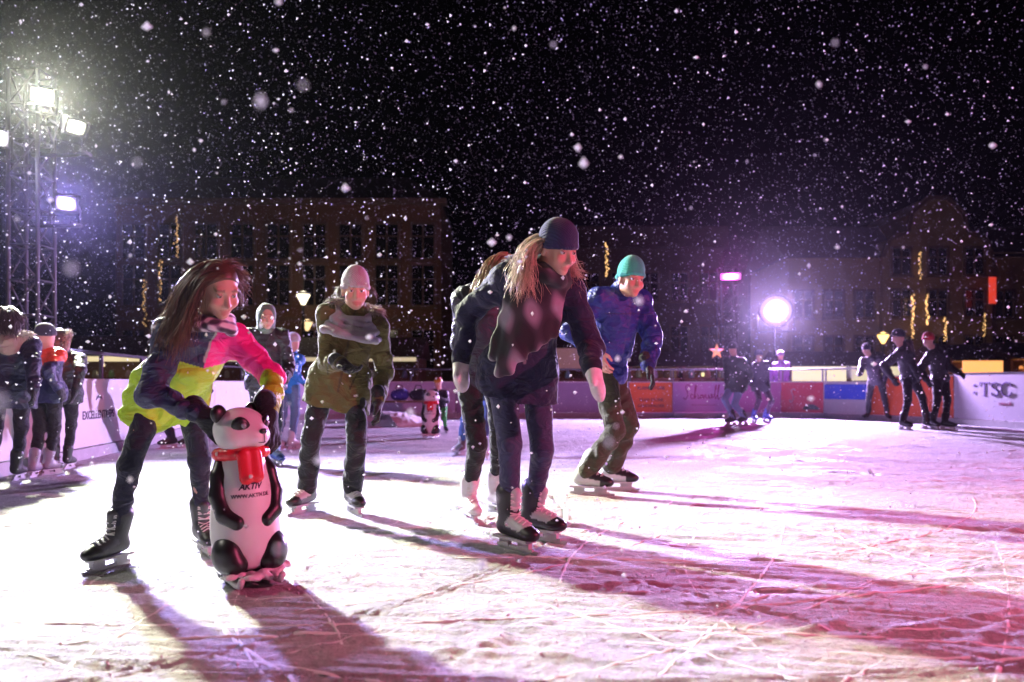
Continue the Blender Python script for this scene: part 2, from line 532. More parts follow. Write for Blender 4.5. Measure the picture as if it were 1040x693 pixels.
def hand(parent, org, w, d, side, palm, h, col, style, s=1.0):
    """glove or mitten at wrist w, fingers along d, thumb to side, palm normal palm"""
    d = Vector(d).normalized(); n = Vector(palm); n = (n - d * n.dot(d)).normalized(); sd = n.cross(d)
    if sd.dot(Vector(side)) < 0: sd = -sd
    Fm = Matrix((sd, d, n)).transposed()
    P = lambda x, y, z: rel(Fm, w, x * s, y * s, z * s)
    if style == 'mitten':
        pr = [cone(P(0, -0.005, 0), P(0, 0.02, 0), 0.044 * s, 0.040 * s, 0.02),
              ell(P(0, 0.07, 0), (0.052 * s, 0.066 * s, 0.034 * s), Fm, 0.03),
              ell(P(-0.004, 0.125, 0.008), (0.045 * s, 0.05 * s, 0.030 * s), Fm, 0.03),
              cone(P(0.035, 0.04, 0.01), P(0.068, 0.09, 0.02), 0.021 * s, 0.017 * s, 0.012)]
        nm, mt = 'mitten', M['fleece']
    else:
        r = 0.0125 if style == 'glove' else 0.0098
        pr = [ell(P(0, 0.048, 0), (0.044 * s, 0.056 * s, 0.021 * s), Fm, 0.02)]
        if style == 'glove': pr.insert(0, cone(P(0, -0.05, 0), P(0, 0.01, 0), 0.042 * s, 0.036 * s, 0.02))
        else: pr.insert(0, cone(P(0, -0.05, 0), P(0, 0.01, 0), 0.029 * s, 0.029 * s, 0.02))
        for i, ln in enumerate((0.066, 0.078, 0.073, 0.056)):
            x = (1.5 - i) * 0.0225; b0 = P(x, 0.088 - abs(i - 1.3) * 0.005, 0)
            b1 = P(x * 1.12, 0.088 + ln * 0.5, 0.010); b2 = P(x * 1.08, 0.088 + ln * 0.8, 0.034)
            pr += [cone(b0, b1, r * s, r * s * 0.95, 0.006), cone(b1, b2, r * s * 0.95, r * s * 0.8, 0.006)]
        pr += [cone(P(0.03, 0.025, 0.004), P(0.056, 0.058, 0.016), r * s * 1.25, r * s * 1.1, 0.012),
               cone(P(0.056, 0.058, 0.016), P(0.058, 0.09, 0.028), r * s * 1.1, r * s * 0.85, 0.006)]
        nm, mt = ('glove', M['cloth']) if style == 'glove' else ('hand', M['skin'])
    return sdf_obj(nm, pr, h, mt, parent, (col,), org=org)

def person(label, sp, group=None):
    H = sp['H']; s = H / 1.70
    near = sp.get('near', True); hb = sp.get('h', 0.0075 if near else 0.016)
    rng = np.random.default_rng(sp.get('seed', 1))
    pel = at(*sp['pelvis']); che = at(*sp['chest']); hd = at(*sp['head'])
    py_ = sp['yaw']; sy = sp.get('syaw', py_)
    u = (che - pel).normalized()
    Tm = frame(yawdir(sy), u); Pm = frame(yawdir(py_), u * 0.5 + Vector((0, 0, 0.5)))
    tl, tb = Tm.col[0], Tm.col[1]
    sw = 0.160 * s * sp.get('shoulder', 1); hw = 0.095 * s
    shL, shR = che + tl * sw, che - tl * sw
    hiL, hiR = pel + Pm.col[0] * hw, pel - Pm.col[0] * hw
    feet = {}
    for k in 'LR':
        px, pyy, fy = sp['foot' + k][:3]; lift = sp['foot' + k][3] if len(sp['foot' + k]) > 3 else 0.0
        g = gp(px, pyy) + Vector((0, 0, lift))
        fd = yawdir(fy)
        if len(sp['foot' + k]) > 4: fd = (fd + Vector((0, 0, sp['foot' + k][4]))).normalized()
        fs = sp.get('foot_s', 1.0) * s
        upv = Vector((0, 0, 1))
        Fm = frame(fd, upv)
        an = g + Fm.col[2] * 0.141 * fs + fd * (-0.03) * fs
        feet[k] = (an, fd, Fm.col[2])
    th, sn = 0.238 * H, 0.226 * H
    kn = {}
    for k, hp in (('L', hiL), ('R', hiR)):
        pole = sp.get('knee' + k, None)
        pole = yawdir(pole) if pole is not None else (feet[k][1] + yawdir(py_))
        kn[k] = ik(hp, feet[k][0], th, sn, pole)
    ua, fa = 0.178 * H, 0.15 * H
    el, wr = {}, {}
    for k, sh in (('L', shL), ('R', shR)):
        hx = sp['hand' + k]
        wv = at(*hx[:3])
        d = wv - sh
        if d.length > (ua + fa) * 1.02: wv = sh + d.normalized() * (ua + fa) * 1.02
        wr[k] = wv
        pole = Vector(hx[3]) if len(hx) > 3 else (tb * 1.0 + Vector((0, 0, -0.3)) + tl * (0.25 if k == 'L' else -0.25))
        el[k] = ik(sh, wv, ua, fa, pole)
    org = (feet['L'][0] + feet['R'][0]) / 2; org.z = 0
    # ---- body: one continuous skin surface
    hs = H * 0.135 / 0.222 * 0.98 * sp.get('head_s', 1.0)      # head scale (model head is 0.222 high)
    fdh = yawdir(sp['hyaw']); pit = R(sp.get('hpitch', 10))
    fw = Vector((fdh.x * math.cos(pit), fdh.y * math.cos(pit), -math.sin(pit)))
    rl = R(sp.get('hroll', 0))
    Hm = frame(fw, (0, 0, 1))
    Hm = Hm @ Matrix.Rotation(rl, 3, 'Y')
    hp = lambda x, y, z: rel(Hm, hd, x * hs, y * hs, z * hs)
    nb = che + u * 0.03 * s
    skin = sp.get('skin', SKIN)
    lip = (skin[0] * 0.88, skin[1] * 0.66, skin[2] * 0.70)
    pr = [ell(hp(0, 0.018, 0.03), (0.074 * hs, 0.093 * hs, 0.084 * hs), Hm, 0.02),
          ell(hp(0, -0.018, -0.035), (0.060 * hs, 0.070 * hs, 0.076 * hs), Hm, 0.03),
          ell(hp(0, -0.062, -0.092), (0.024 * hs, 0.022 * hs, 0.018 * hs), Hm, 0.03)]
    subs = []
    sm, so = (0.008, 0.005) if sp.get('smile') else (0.001, 0.0)
    if near:
        pr += [cone(hp(0, -0.083, 0.012), hp(0, -0.108, -0.030), 0.007 * hs, 0.0115 * hs, 0.014),
               cone(hp(-0.012, -0.094, -0.034), hp(0.012, -0.094, -0.034), 0.0075 * hs, 0.0075 * hs, 0.008),
               cone(hp(-0.04, -0.072, 0.03), hp(0.04, -0.072, 0.03), 0.011 * hs, 0.011 * hs, 0.02),
               ell(hp(0.038, -0.062, -0.03), (0.024 * hs, 0.022 * hs, 0.022 * hs), Hm, 0.025),
               ell(hp(-0.038, -0.062, -0.03), (0.024 * hs, 0.022 * hs, 0.022 * hs), Hm, 0.025),
               cone(hp(-0.021, -0.076, -0.064 + sm), hp(0, -0.083, -0.0625), 0.0040 * hs, 0.0045 * hs, 0.006, 1),
               cone(hp(0.021, -0.076, -0.064 + sm), hp(0, -0.083, -0.0625), 0.0040 * hs, 0.0045 * hs, 0.006, 1),
               cone(hp(-0.020, -0.076, -0.066 + sm), hp(0, -0.081, -0.0725 - so), 0.0040 * hs, 0.0052 * hs, 0.006, 1),
               cone(hp(0.020, -0.076, -0.066 + sm), hp(0, -0.081, -0.0725 - so), 0.0040 * hs, 0.0052 * hs, 0.006, 1),
               ell(hp(0.076, 0.01, -0.012), (0.010 * hs, 0.02 * hs, 0.031 * hs), Hm, 0.008),
               ell(hp(-0.076, 0.01, -0.012), (0.010 * hs, 0.02 * hs, 0.031 * hs), Hm, 0.008)]
        subs = [(ell(hp(0.031, -0.094, 0.010), (0.017 * hs, 0.016 * hs, 0.011 * hs), Hm), 0.012),
                (ell(hp(-0.031, -0.094, 0.010), (0.017 * hs, 0.016 * hs, 0.011 * hs), Hm), 0.012)]
    pr += [cone(hp(0, 0.03, -0.06), nb, 0.052 * s, 0.060 * s, 0.03),
           cone(shR, shL, 0.05 * s, 0.05 * s, 0.06),
           ell(che - u * 0.12 * s, (0.135 * s, 0.09 * s, 0.15 * s), Tm, 0.05),
           ell((che + pel) / 2 - u * 0.06 * s, (0.11 * s, 0.08 * s, 0.14 * s), Tm, 0.05),
           ell(pel, (0.125 * s, 0.09 * s, 0.09 * s), Pm, 0.05)]
    for k, sh, hpp in (('L', shL, hiL), ('R', shR, hiR)):
        pr += [cone(sh, el[k], 0.043 * s, 0.036 * s, 0.03), cone(el[k], wr[k], 0.035 * s, 0.025 * s, 0.02),
               cone(hpp, kn[k], 0.070 * s, 0.047 * s, 0.03), cone(kn[k], feet[k][0], 0.047 * s, 0.033 * s, 0.02)]
    brow = np.array(sp.get('brow', (0.09, 0.05, 0.035)))
    HmA = np.array(Hm); hdA = V3(hd)
    def facecol(V, ci, C):
        q = (V - hdA) @ HmA / hs
        m = (np.abs(q[:, 2] - 0.033 + 0.12 * np.maximum(0, np.abs(q[:, 0]) - 0.035)) < 0.0055) & (np.abs(q[:, 0]) > 0.013) & (np.abs(q[:, 0]) < 0.052) & (q[:, 1] < -0.04)
        C[m] = C[m] * 0.35 + brow * 0.65
        ck = np.exp(-(((np.abs(q[:, 0]) - 0.04) / 0.022) ** 2 + ((q[:, 2] + 0.03) / 0.022) ** 2)) * (q[:, 1] < -0.03)
        C = C * (1 - ck[:, None] * np.array([0.0, 0.16, 0.12]))
        return C
    body = sdf_obj('person', pr, 0.0062 if near else hb, M['skin'], None, (skin, lip), subs=subs, colfn=facecol if near else None, org=org)
    body.location = org
    tag(body, label, 'person', group)
    # ---- eyes
    if near:
        for sg in (-1, 1):
            mb = MB(); c0 = hp(sg * 0.031, -0.0735, 0.009) - org
            V = []; Fc = []; C = []
            nu, nv = 14, 10
            for i in range(nv + 1):
                a = math.pi * i / nv
                for j in range(nu):
                    b_ = 2 * math.pi * j / nu
                    lv = Vector((math.sin(a) * math.cos(b_), -math.cos(a), math.sin(a) * math.sin(b_)))
                    V.append(c0 + Hm @ (lv * 0.0128 * hs))
                    g = lv.normalized().dot(Vector((0, -0.95, -0.25)).normalized())
                    if lv.z > 0.28: C.append(tuple(x * 0.8 for x in skin))
                    elif lv.z > 0.16: C.append((0.02, 0.012, 0.01))
                    elif g > 0.975: C.append((0.01, 0.008, 0.008))
                    elif g > 0.86: C.append((0.10, 0.07, 0.05))
                    else: C.append((0.75, 0.7, 0.68))
            for i in range(nv):
                for j in range(nu):
                    Fc.append((i * nu + j, i * nu + (j + 1) % nu, (i + 1) * nu + (j + 1) % nu, (i + 1) * nu + j))
            obj('eye', mesh_from('eye', V, np.array(Fc), True, np.array(C)), M['gloss'], body)
    if sp.get('smile'):
        sdf_obj('teeth', [ell(hp(0, -0.0815, -0.0685), (0.015 * hs, 0.005 * hs, 0.0042 * hs), Hm, 0.01)], 0.003, M['gloss'], body, ((0.8, 0.76, 0.72),), org=org)
    # ---- trousers
    tf = sp.get('trouser_fit', 1.0); tc = sp['trousers']
    fold = sp.get('tfold', 0.004)
    pr = [ell(pel, (0.14 * s, 0.11 * s, 0.10 * s), Pm, 0.05)]
    for k, hpp in (('L', hiL), ('R', hiR)):
        an = feet[k][0] + (kn[k] - feet[k][0]).normalized() * sp.get('cuff', 0.10) * s
        pr += [cone(hpp, kn[k], 0.088 * s * tf, 0.062 * s * tf, 0.03, 0, fold), cone(kn[k], an, 0.063 * s * tf, sp.get('cuff_r', 0.050) * s * tf, 0.02, 0, fold * 1.3, 40)]
    sdf_obj('trousers', pr, hb, M[sp.get('tmat', 'cloth')], body, (tc,), org=org)
    # ---- skates
    for k in 'LR':
        an, fd, fu = feet[k]
        skate(body, org, an, fd, fu, sp.get('skates', ((0.02, 0.02, 0.022), (0.02, 0.02, 0.02), (0.03, 0.03, 0.035))), min(hb, 0.009) if near else hb, kn[k] - an, s * sp.get('foot_s', 1.0), near)
    # ---- jacket
    jf = sp.get('jacket_fit', 1.0); jc = sp['jacket']; hem = sp.get('hem', 0.10) * s
    if not isinstance(jc[0], (tuple, list)): jc = (jc,)
    ci = sp.get('jci', (0, 0, 0, 0, 0))            # colour index: torso, upper arm L, fore L, upper arm R, fore R
    g = 0.012 * s
    pr = [ell(che - u * 0.12 * s, (0.165 * s * jf, 0.125 * s * jf, 0.18 * s), Tm, 0.05, ci[0]),
          cone(shR, shL, 0.078 * s * jf, 0.078 * s * jf, 0.07, ci[0]),
          ell((che + pel) / 2 - u * 0.05 * s, (0.150 * s * jf, 0.118 * s * jf, 0.17 * s), Tm, 0.06, ci[0]),
          ell(pel - u * 0.0, (0.165 * s * jf, 0.132 * s * jf, 0.14 * s), Pm, 0.06, ci[0])]
    if hem > 0.08 * s:
        for k, hpp in (('L', hiL), ('R', hiR)):
            dd = ((kn[k] - hpp).normalized() * 0.6 - u * 0.4).normalized()
            pr.append(cone(hpp, hpp + dd * (hem + 0.03), 0.112 * s * jf, 0.118 * s * jf, 0.10, ci[0], 0.004, 18))
    pr.append(('x', V3(pel - u * hem), V3(-u)))
    jfo = sp.get('jfold', 0.006)
    for k, sh, a, b in (('L', shL, ci[1], ci[2]), ('R', shR, ci[3], ci[4])):
        pr += [cone(sh, el[k], 0.072 * s * jf, 0.063 * s * jf, 0.03, a, jfo, 30), cone(el[k], wr[k] - (wr[k] - el[k]).normalized() * 0.01, 0.062 * s * jf, 0.046 * s * jf, 0.02, b, jfo * 1.2, 34)]
    if sp.get('collar', True):
        pr.append(cone(nb - u * 0.02 * s, nb + u * 0.055 * s - Tm.col[1] * 0.005, 0.082 * s, 0.072 * s, 0.03, ci[0]))
    colfn = sp.get('jcolfn')
    if colfn:
        TA = np.array(Tm); cA = V3(che)
        cf = lambda V, i, C: colfn((V - cA) @ TA / s, i, C)
    else:
        TA = np.array(Tm); cA = V3(che); zc = np.array(sp.get('zip', jc[0]))
        def cf(V, i, C):
            q = (V - cA) @ TA / s
            m = (np.abs(q[:, 0]) < 0.007) & (q[:, 1] < -0.02) & (q[:, 2] < 0.07)
            C[m] = zc
            pk = (np.abs(np.abs(q[:, 0]) - 0.085 - 0.25 * (q[:, 2] + 0.36)) < 0.005) & (q[:, 2] < -0.30) & (q[:, 2] > -0.43) & (q[:, 1] < -0.03)
            sm = (np.abs(q[:, 2] + 0.10) < 0.004) & (q[:, 1] < 0) & (np.abs(q[:, 0]) < 0.17)
            C[pk] = C[pk] * 0.35; C[sm] = C[sm] * 0.5
            return C
    ja = sdf_obj('jacket', pr, hb, M[sp.get('jmat', 'nylon')], body, jc,
                 wrinkle=sp.get('wr', 0.0035), colfn=cf, org=org)
    # ---- hood lying on the back or worn
    if sp.get('hood') == 'back':
        hc = sp.get('hood_col', jc[0])
        pr = [cone(rel(Tm, che, -0.10 * s, 0.05 * s, 0.05 * s), rel(Tm, che, 0, 0.12 * s, 0.02 * s), 0.05 * s, 0.06 * s, 0.03),
              cone(rel(Tm, che, 0.10 * s, 0.05 * s, 0.05 * s), rel(Tm, che, 0, 0.12 * s, 0.02 * s), 0.05 * s, 0.06 * s, 0.03),
              ell(rel(Tm, che, 0, 0.125 * s, -0.02 * s), (0.10 * s, 0.05 * s, 0.09 * s), Tm, 0.04)]
        ho = sdf_obj('hood', pr, hb, M[sp.get('jmat', 'nylon')], ja, (hc,), org=org, wrinkle=0.003)
        if sp.get('fur'):
            pts = [rel(Tm, che, 0.150 * s * math.sin(a), (0.03 - 0.105 * math.cos(a)) * s, (0.095 - 0.02 * math.cos(a)) * s) for a in np.linspace(0.9, 2 * math.pi - 0.9, 14)]
            fur_ring('fur_trim', pts, 0.03 * s, 0.05 * s, ho, sp['fur'], org, 1100 if near else 500, rng)
    if sp.get('hood') == 'worn':
        hc = sp.get('hood_col', jc[0])
        pr = [ell(hp(0, 0.03, 0.03), (0.092 * hs, 0.10 * hs, 0.105 * hs), Hm, 0.03), cone(hp(0, 0.045, -0.04), nb, 0.085 * hs, 0.09 * hs, 0.05)]
        sub = [(ell(hp(0, -0.10, -0.012), (0.068 * hs, 0.10 * hs, 0.085 * hs), Hm), 0.015)]
        ho = sdf_obj('hood', pr, hb, M[sp.get('hmat', 'nylon')], ja, (hc,), subs=sub, org=org, wrinkle=0.003)
        if sp.get('fur'):
            pts = [hp(0.085 * math.sin(a), -0.035 - 0.01 * math.cos(a), 0.02 + 0.10 * math.cos(a)) for a in np.linspace(-2.6, 2.6, 16)]
            fur_ring('fur_trim', pts, 0.02 * s, 0.045 * s, ho, sp['fur'], org, 700, rng)
    # ---- hands
    for k in 'LR':
        if near:
            ax_ = (wr[k] - el[k]).normalized()
            cc_ = tuple(c * 0.55 for c in jc[ci[2] if k == 'L' else ci[4]])
            sdf_obj('cuff', [cone(wr[k] - ax_ * 0.030, wr[k] - ax_ * 0.006, 0.051 * s * jf, 0.049 * s * jf, 0.01)], 0.008, M['cloth'], ja, (cc_,), org=org)
        hx = sp['hand' + k]; st, hc = sp.get('hands' + k, sp.get('hands', ('glove', (0.015, 0.015, 0.018))))
        d = Vector(hx[4]) if len(hx) > 4 else (wr[k] - el[k])
        inw = (-tl if k == 'L' else tl)
        palm = Vector(hx[5]) if len(hx) > 5 else inw
        sidev = -tb
        hand(body, org, wr[k], d, sidev, palm, 0.0055 if near else 0.011, hc, st, s * sp.get('hand_s', 1.06))
    # ---- hat
    ht = sp.get('hat')
    if ht:
        hc = ht['col']; cc = hc if isinstance(hc[0], (tuple, list)) else (hc,)
        pr = [ell(hp(0, 0.016, 0.043), (0.087 * hs, 0.108 * hs, 0.092 * hs + ht.get('tall', 0) * hs), Hm, 0.03, 0)]
        zz = ht.get('z', 0.035) - 0.008
        rim = []
        N = 14
        for i in range(N):
            a0, a1 = 2 * math.pi * i / N, 2 * math.pi * (i + 1) / N
            f = lambda a: hp(0.081 * math.sin(a), 0.016 + 0.102 * -math.cos(a), zz + 0.012 - 0.060 * (1 - math.cos(a)) * 0.5)
            rim.append(cone(f(a0), f(a1), 0.013 * hs, 0.013 * hs, 0.008, len(cc) - 1))
        tilt = (Hm @ Vector((0, 0.12, -1))).normalized()
        cutp = hp(0, -0.09, zz + 0.002)
        if ht.get('pom'):
            pr.append(ell(hp(0, 0.025, 0.155), (0.035 * hs,) * 3, Hm, 0.01, 0))
        ho = sdf_obj('hat', pr + rim, min(hb, 0.0085) if near else hb, M['knit'], body, cc, cuts=[(hp(0, -0.09, zz - 0.004), (Hm @ Vector((0, -0.30, -1))).normalized())], org=org, wrinkle=0.001)
    if sp.get('helmet'):
        hc = sp['helmet']
        pr = [ell(hp(0, 0.015, 0.045), (0.095 * hs, 0.115 * hs, 0.095 * hs), Hm, 0.03, 0), ell(hp(0.04, 0.0, 0.13), (0.02 * hs, 0.09 * hs, 0.02 * hs), Hm, 0.01, 1), ell(hp(-0.04, 0.0, 0.13), (0.02 * hs, 0.09 * hs, 0.02 * hs), Hm, 0.01, 1)]
        sdf_obj('helmet', pr, hb, M['gloss'], body, hc, cuts=[(hp(0, -0.09, 0.03), (Hm @ Vector((0, 0.15, -1))).normalized())], org=org)
    # ---- hair
    hr = sp.get('hair')
    if hr:
        gd = []
        er = np.array([0.080, 0.099, 0.092]) * hs
        hcc = V3(hp(0, 0.018, 0.028))
        ec = [V3(shR), V3(shL)]
        nG = hr.get('n', 60)
        tries = 0
        TA = np.array(Tm); chA = V3(che); backv = TA[:, 1]
        while len(gd) < nG and tries < 5000:
            tries += 1
            v = rng.normal(0, 1, 3); v /= np.linalg.norm(v)
            if v[1] < -0.12 and v[2] < 0.50: continue
            if v[2] < -0.55: continue
            if hr.get('under_hat') and (v[2] > 0.1 or v[1] < -0.32): continue
            p = hcc + HmA @ (v * er)
            sgx = np.sign(v[0]) if abs(v[0]) > 0.02 else rng.choice([-1, 1])
            dirv = HmA @ np.array([sgx * 0.8, 0.75, 0.1])
            path = [p.copy()]; vel = dirv * 0.6
            L = hr['len'] * rng.uniform(0.8, 1.08) * (hr.get('left', 1.0) if v[0] > 0 else 1.0); step = 0.022; ns = int(L / step)
            frontal = hr.get('front', 0.4)
            fr = (rng.uniform() < frontal)
            sidepull = np.array(hr.get('wind', (0, 0, 0)))
            for i in range(ns):
                tgt = np.array([0, 0, -1.0]) + sidepull * min(1, i / 6)
                if fr and i > 5: tgt = tgt + (-backv) * 0.25
                elif i > 5: tgt = tgt + backv * 0.15
                vel = vel * 0.72 + 0.28 * tgt * 1.0
                vel /= np.linalg.norm(vel) + 1e-9
                p = p + vel * step
                q = (p - hcc) @ HmA
                k0 = np.linalg.norm(q / er)
                lay = 1.02 + 0.10 * rng.uniform(0, 1) * 0.4
                if k0 < lay: p = hcc + HmA @ (q / k0 * lay)
                q = (p - hcc) @ HmA / hs                      # keep the face free
                if q[1] < -0.035 and q[2] < 0.05 and q[2] > -0.16 and abs(q[0]) < 0.082:
                    q[0] = sgx * 0.084; q[1] = max(q[1], -0.06); p = hcc + HmA @ (q * hs)
                # keep off shoulders and torso
                a, b_ = ec; ab = b_ - a; t = np.clip((p - a) @ ab / (ab @ ab), 0, 1); dq = p - a - t * ab; dl = np.linalg.norm(dq); rr = 0.092 * s * jf
                if dl < rr: p = a + t * ab + dq / (dl + 1e-9) * rr
                tq = (p - (chA - V3(u) * 0.12 * s)) @ TA; tr = np.array([0.185, 0.145, 0.21]) * s * jf; k1 = np.linalg.norm(tq / tr)
                if k1 < 1: p = (chA - V3(u) * 0.12 * s) + TA @ (tq / k1)
                path.append(p.copy())
            gd.append(path)
        if hr.get('cap'):
            cprs = [ell(hp(0, 0.020, 0.034), (0.079 * hs, 0.099 * hs, 0.090 * hs), Hm, 0.02)]
            hcap = sdf_obj('hair_base', cprs, 0.007, M['hair'], body, (tuple(c * 0.7 for c in hr['col']),), cuts=[(hp(0, -0.066, 0.082), (Hm @ Vector((0, -0.80, -0.60))).normalized())], org=org, wrinkle=0.001)
        strands('hair', gd, hr.get('r', 0.0021) * (1 if near else 2.2), M['hair'], body, hr['col'], org, per=hr.get('per', 22), spread=hr.get('spread', 0.011), rng=rng)
    # ---- scarf
    sc_ = sp.get('scarf')
    if sc_:
        N = 12; pr = []
        snb = nb.lerp(hp(0, 0.02, -0.10), sc_.get('mid', 0.0)); fx = sc_.get('tight', 1.0)
        for lay in range(sc_.get('turns', 2)):
            for i in range(N):
                def f(a):
                    dr = sc_.get('drop', 0.04) * (1 + math.cos(a)) * 0.5
                    rx = (0.100 + 0.020 * lay + 0.008 * math.sin(3 * a + lay)) * s
                    return rel(Tm, snb, rx * fx * math.sin(a), (-0.022 * fx - (0.098 + 0.028 * lay) * fx * math.cos(a)) * s, (sc_.get('z0', 0.075) - sc_.get('step', 0.034) * lay - dr + 0.01 * math.sin(2 * a + 2 * lay)) * s)
                a0, a1 = 2 * math.pi * i / N, 2 * math.pi * (i + 1) / N
                pr.append(cone(f(a0), f(a1), sc_.get('r', 0.033) * s, sc_.get('r', 0.033) * s, sc_.get('k', 0.012)))
        for (x0, y0, z0, x1, y1, z1, r0, r1) in sc_.get('tails', ()):
            pr.append(cone(rel(Tm, nb, x0 * s, y0 * s, z0 * s), rel(Tm, nb, x1 * s, y1 * s, z1 * s), r0 * s, r1 * s, 0.035, 0, 0.004, 20, sq=(Tm.col[1], 1.7)))
        sdf_obj('scarf', pr, min(hb, 0.009) if near else hb, sc_['mat'], body, (sc_['col'],), org=org, wrinkle=0.003)
    if sp.get('backpack'):
        c0 = rel(Tm, che, 0, 0.19 * s, -0.16 * s)
        pr = [ell(c0, (0.15 * s, 0.09 * s, 0.20 * s), Tm, 0.03), ell(rel(Tm, che, 0, 0.26 * s, -0.24 * s), (0.11 * s, 0.05 * s, 0.10 * s), Tm, 0.02)]
        bp = sdf_obj('backpack', pr, hb, M['cloth'], body, (sp['backpack'],), org=org)
        mb = MB()
        for sg in (-1, 1):
            mb.tube([rel(Tm, che, sg * 0.10 * s, (0.12 - 0.24 * t + 0.03 * math.sin(t * 6.28)) * s, (0.075 * math.sin(t * 3.14) + 0.02 - 0.05 * t) * s) - org for t in np.linspace(0, 1, 8)], 0.016 * s, 6)
        mb.build('strap', M['blackrub'], bp, True)
    return body, dict(org=org, Tm=Tm, che=che, nb=nb, s=s, u=u, Hm=Hm, hd=hd, hs=hs, wr=wr, el=el, kn=kn)
# ------------------------------------------------------------------ ice
def hash2(ix, iy, seed):
    h = (ix * 374761393 + iy * 668265263 + seed * 974634777) & 0xFFFFFFFF
    h = ((h ^ (h >> 13)) * 1274126177) & 0xFFFFFFFF
    return ((h ^ (h >> 16)) & 0xFFFF) / 65535.0

def vnoise(x, y, seed=0):
    ix, iy = np.floor(x).astype(np.int64), np.floor(y).astype(np.int64)
    fx, fy = x - ix, y - iy
    fx = fx * fx * (3 - 2 * fx); fy = fy * fy * (3 - 2 * fy)
    a, b = hash2(ix, iy, seed), hash2(ix + 1, iy, seed)
    c, d = hash2(ix, iy + 1, seed), hash2(ix + 1, iy + 1, seed)
    return (a + (b - a) * fx) * (1 - fy) + (c + (d - c) * fx) * fy

def fbm(x, y, seed=0, o=4):
    v = 0; a = 0.5
    for i in range(o):
        v = v + a * vnoise(x * 2 ** i, y * 2 ** i, seed + i * 17); a *= 0.5
    return v

RIDGES = [((430, 668), (500, 655), (560, 632), 0.020), ((600, 628), (660, 612), (720, 600), 0.014), ((690, 672), (770, 652), (830, 640), 0.022), ((830, 640), (860, 628), (893, 606), 0.020),
          ((880, 646), (960, 634), (1030, 620), 0.018), ((985, 655), (1010, 640), (1040, 628), 0.016), ((300, 640), (345, 660), (350, 690), 0.012),
          ((560, 660), (650, 640), (760, 640), 0.010), ((560, 600), (640, 590), (740, 588), 0.010), ((760, 600), (880, 592), (1040, 586), 0.012),
          ((540, 565), (620, 570), (690, 582), 0.012), ((640, 540), (800, 545), (1000, 552), 0.010)]
ridge_pts = []
for a, b, c, hgt in RIDGES:
    A, B, C_ = [gp(*q) for q in (a, b, c)]
    pts = []
    for t in np.linspace(0, 1, 30):
        p = A * ((1 - t) ** 2) + B * (2 * t * (1 - t)) * 1.0 + C_ * (t * t)
        pts.append((p.x, p.y))
    ridge_pts.append((np.array(pts), hgt))

def ice_height(x, y):
    h = 0.012 * (fbm(x * 0.7, y * 0.7, 3, 3) - 0.45)
    # scraped snow: streaks swept across the rink in wide arcs
    r = np.sqrt((x + 2.0) ** 2 + (y + 9.0) ** 2); th = np.arctan2(x + 2.0, y + 9.0)
    st = fbm(r * 6.0, th * 9.0, 11, 4)
    h += 0.022 * np.clip(st - 0.42, 0, 1) * (0.4 + fbm(x * 0.8, y * 0.8, 5, 2))
    st2 = fbm(r * 26.0, th * 22.0, 23, 3)
    h += 0.020 * (st2 - 0.45)
    # trampled, granular snow
    lump = fbm(x * 8, y * 8, 31, 4); msk = np.clip((fbm(x * 0.9 + 4, y * 0.9, 41, 2) - 0.33) * 4, 0, 1)
    h += 0.050 * np.clip(lump - 0.46, 0, 1) * msk
    h += 0.018 * (fbm(x * 20, y * 20, 51, 3) - 0.4) * (0.4 + msk) * np.clip(2.2 - y * 0.12, 0.3, 1)
    return h

def ice_full(x, y):
    h = ice_height(x, y)
    g = np.random.default_rng(5)
    for _ in range(40):                                   # skate cuts
        cx, cy = g.uniform(-14, 14), g.uniform(-8, 24); rr = g.uniform(3, 16); w = g.uniform(0.009, 0.018); dp = g.uniform(0.005, 0.014)
        d = np.sqrt((x - cx) ** 2 + (y - cy) ** 2) - rr
        brk = vnoise(np.arctan2(x - cx, y - cy) * rr * 0.35, np.full_like(x, cx * 7), 77) > 0.45
        h -= np.where(brk, dp * np.exp(-(d / w) ** 2) - 0.6 * dp * np.exp(-((d - 2.2 * w) / w) ** 2), 0)
    for pts, hg in ridge_pts:
        m = (x > pts[:, 0].min() - 0.3) & (x < pts[:, 0].max() + 0.3) & (y > pts[:, 1].min() - 0.3) & (y < pts[:, 1].max() + 0.3)
        if not m.any(): continue
        X, Y = x[m], y[m]
        d = np.full(X.shape, 9.0); 
        for i in range(len(pts) - 1):
            a, b = pts[i], pts[i + 1]; ab = b - a
            t = np.clip(((X - a[0]) * ab[0] + (Y - a[1]) * ab[1]) / (ab @ ab), 0, 1)
            d = np.minimum(d, np.hypot(X - a[0] - t * ab[0], Y - a[1] - t * ab[1]))
        w = 0.020 + 0.016 * vnoise(X * 7, Y * 7, 91)
        h[m] += 0.5 * hg * np.exp(-(d / w) ** 2) * (0.3 + 1.1 * vnoise(X * 5, Y * 5, 95))
    return h

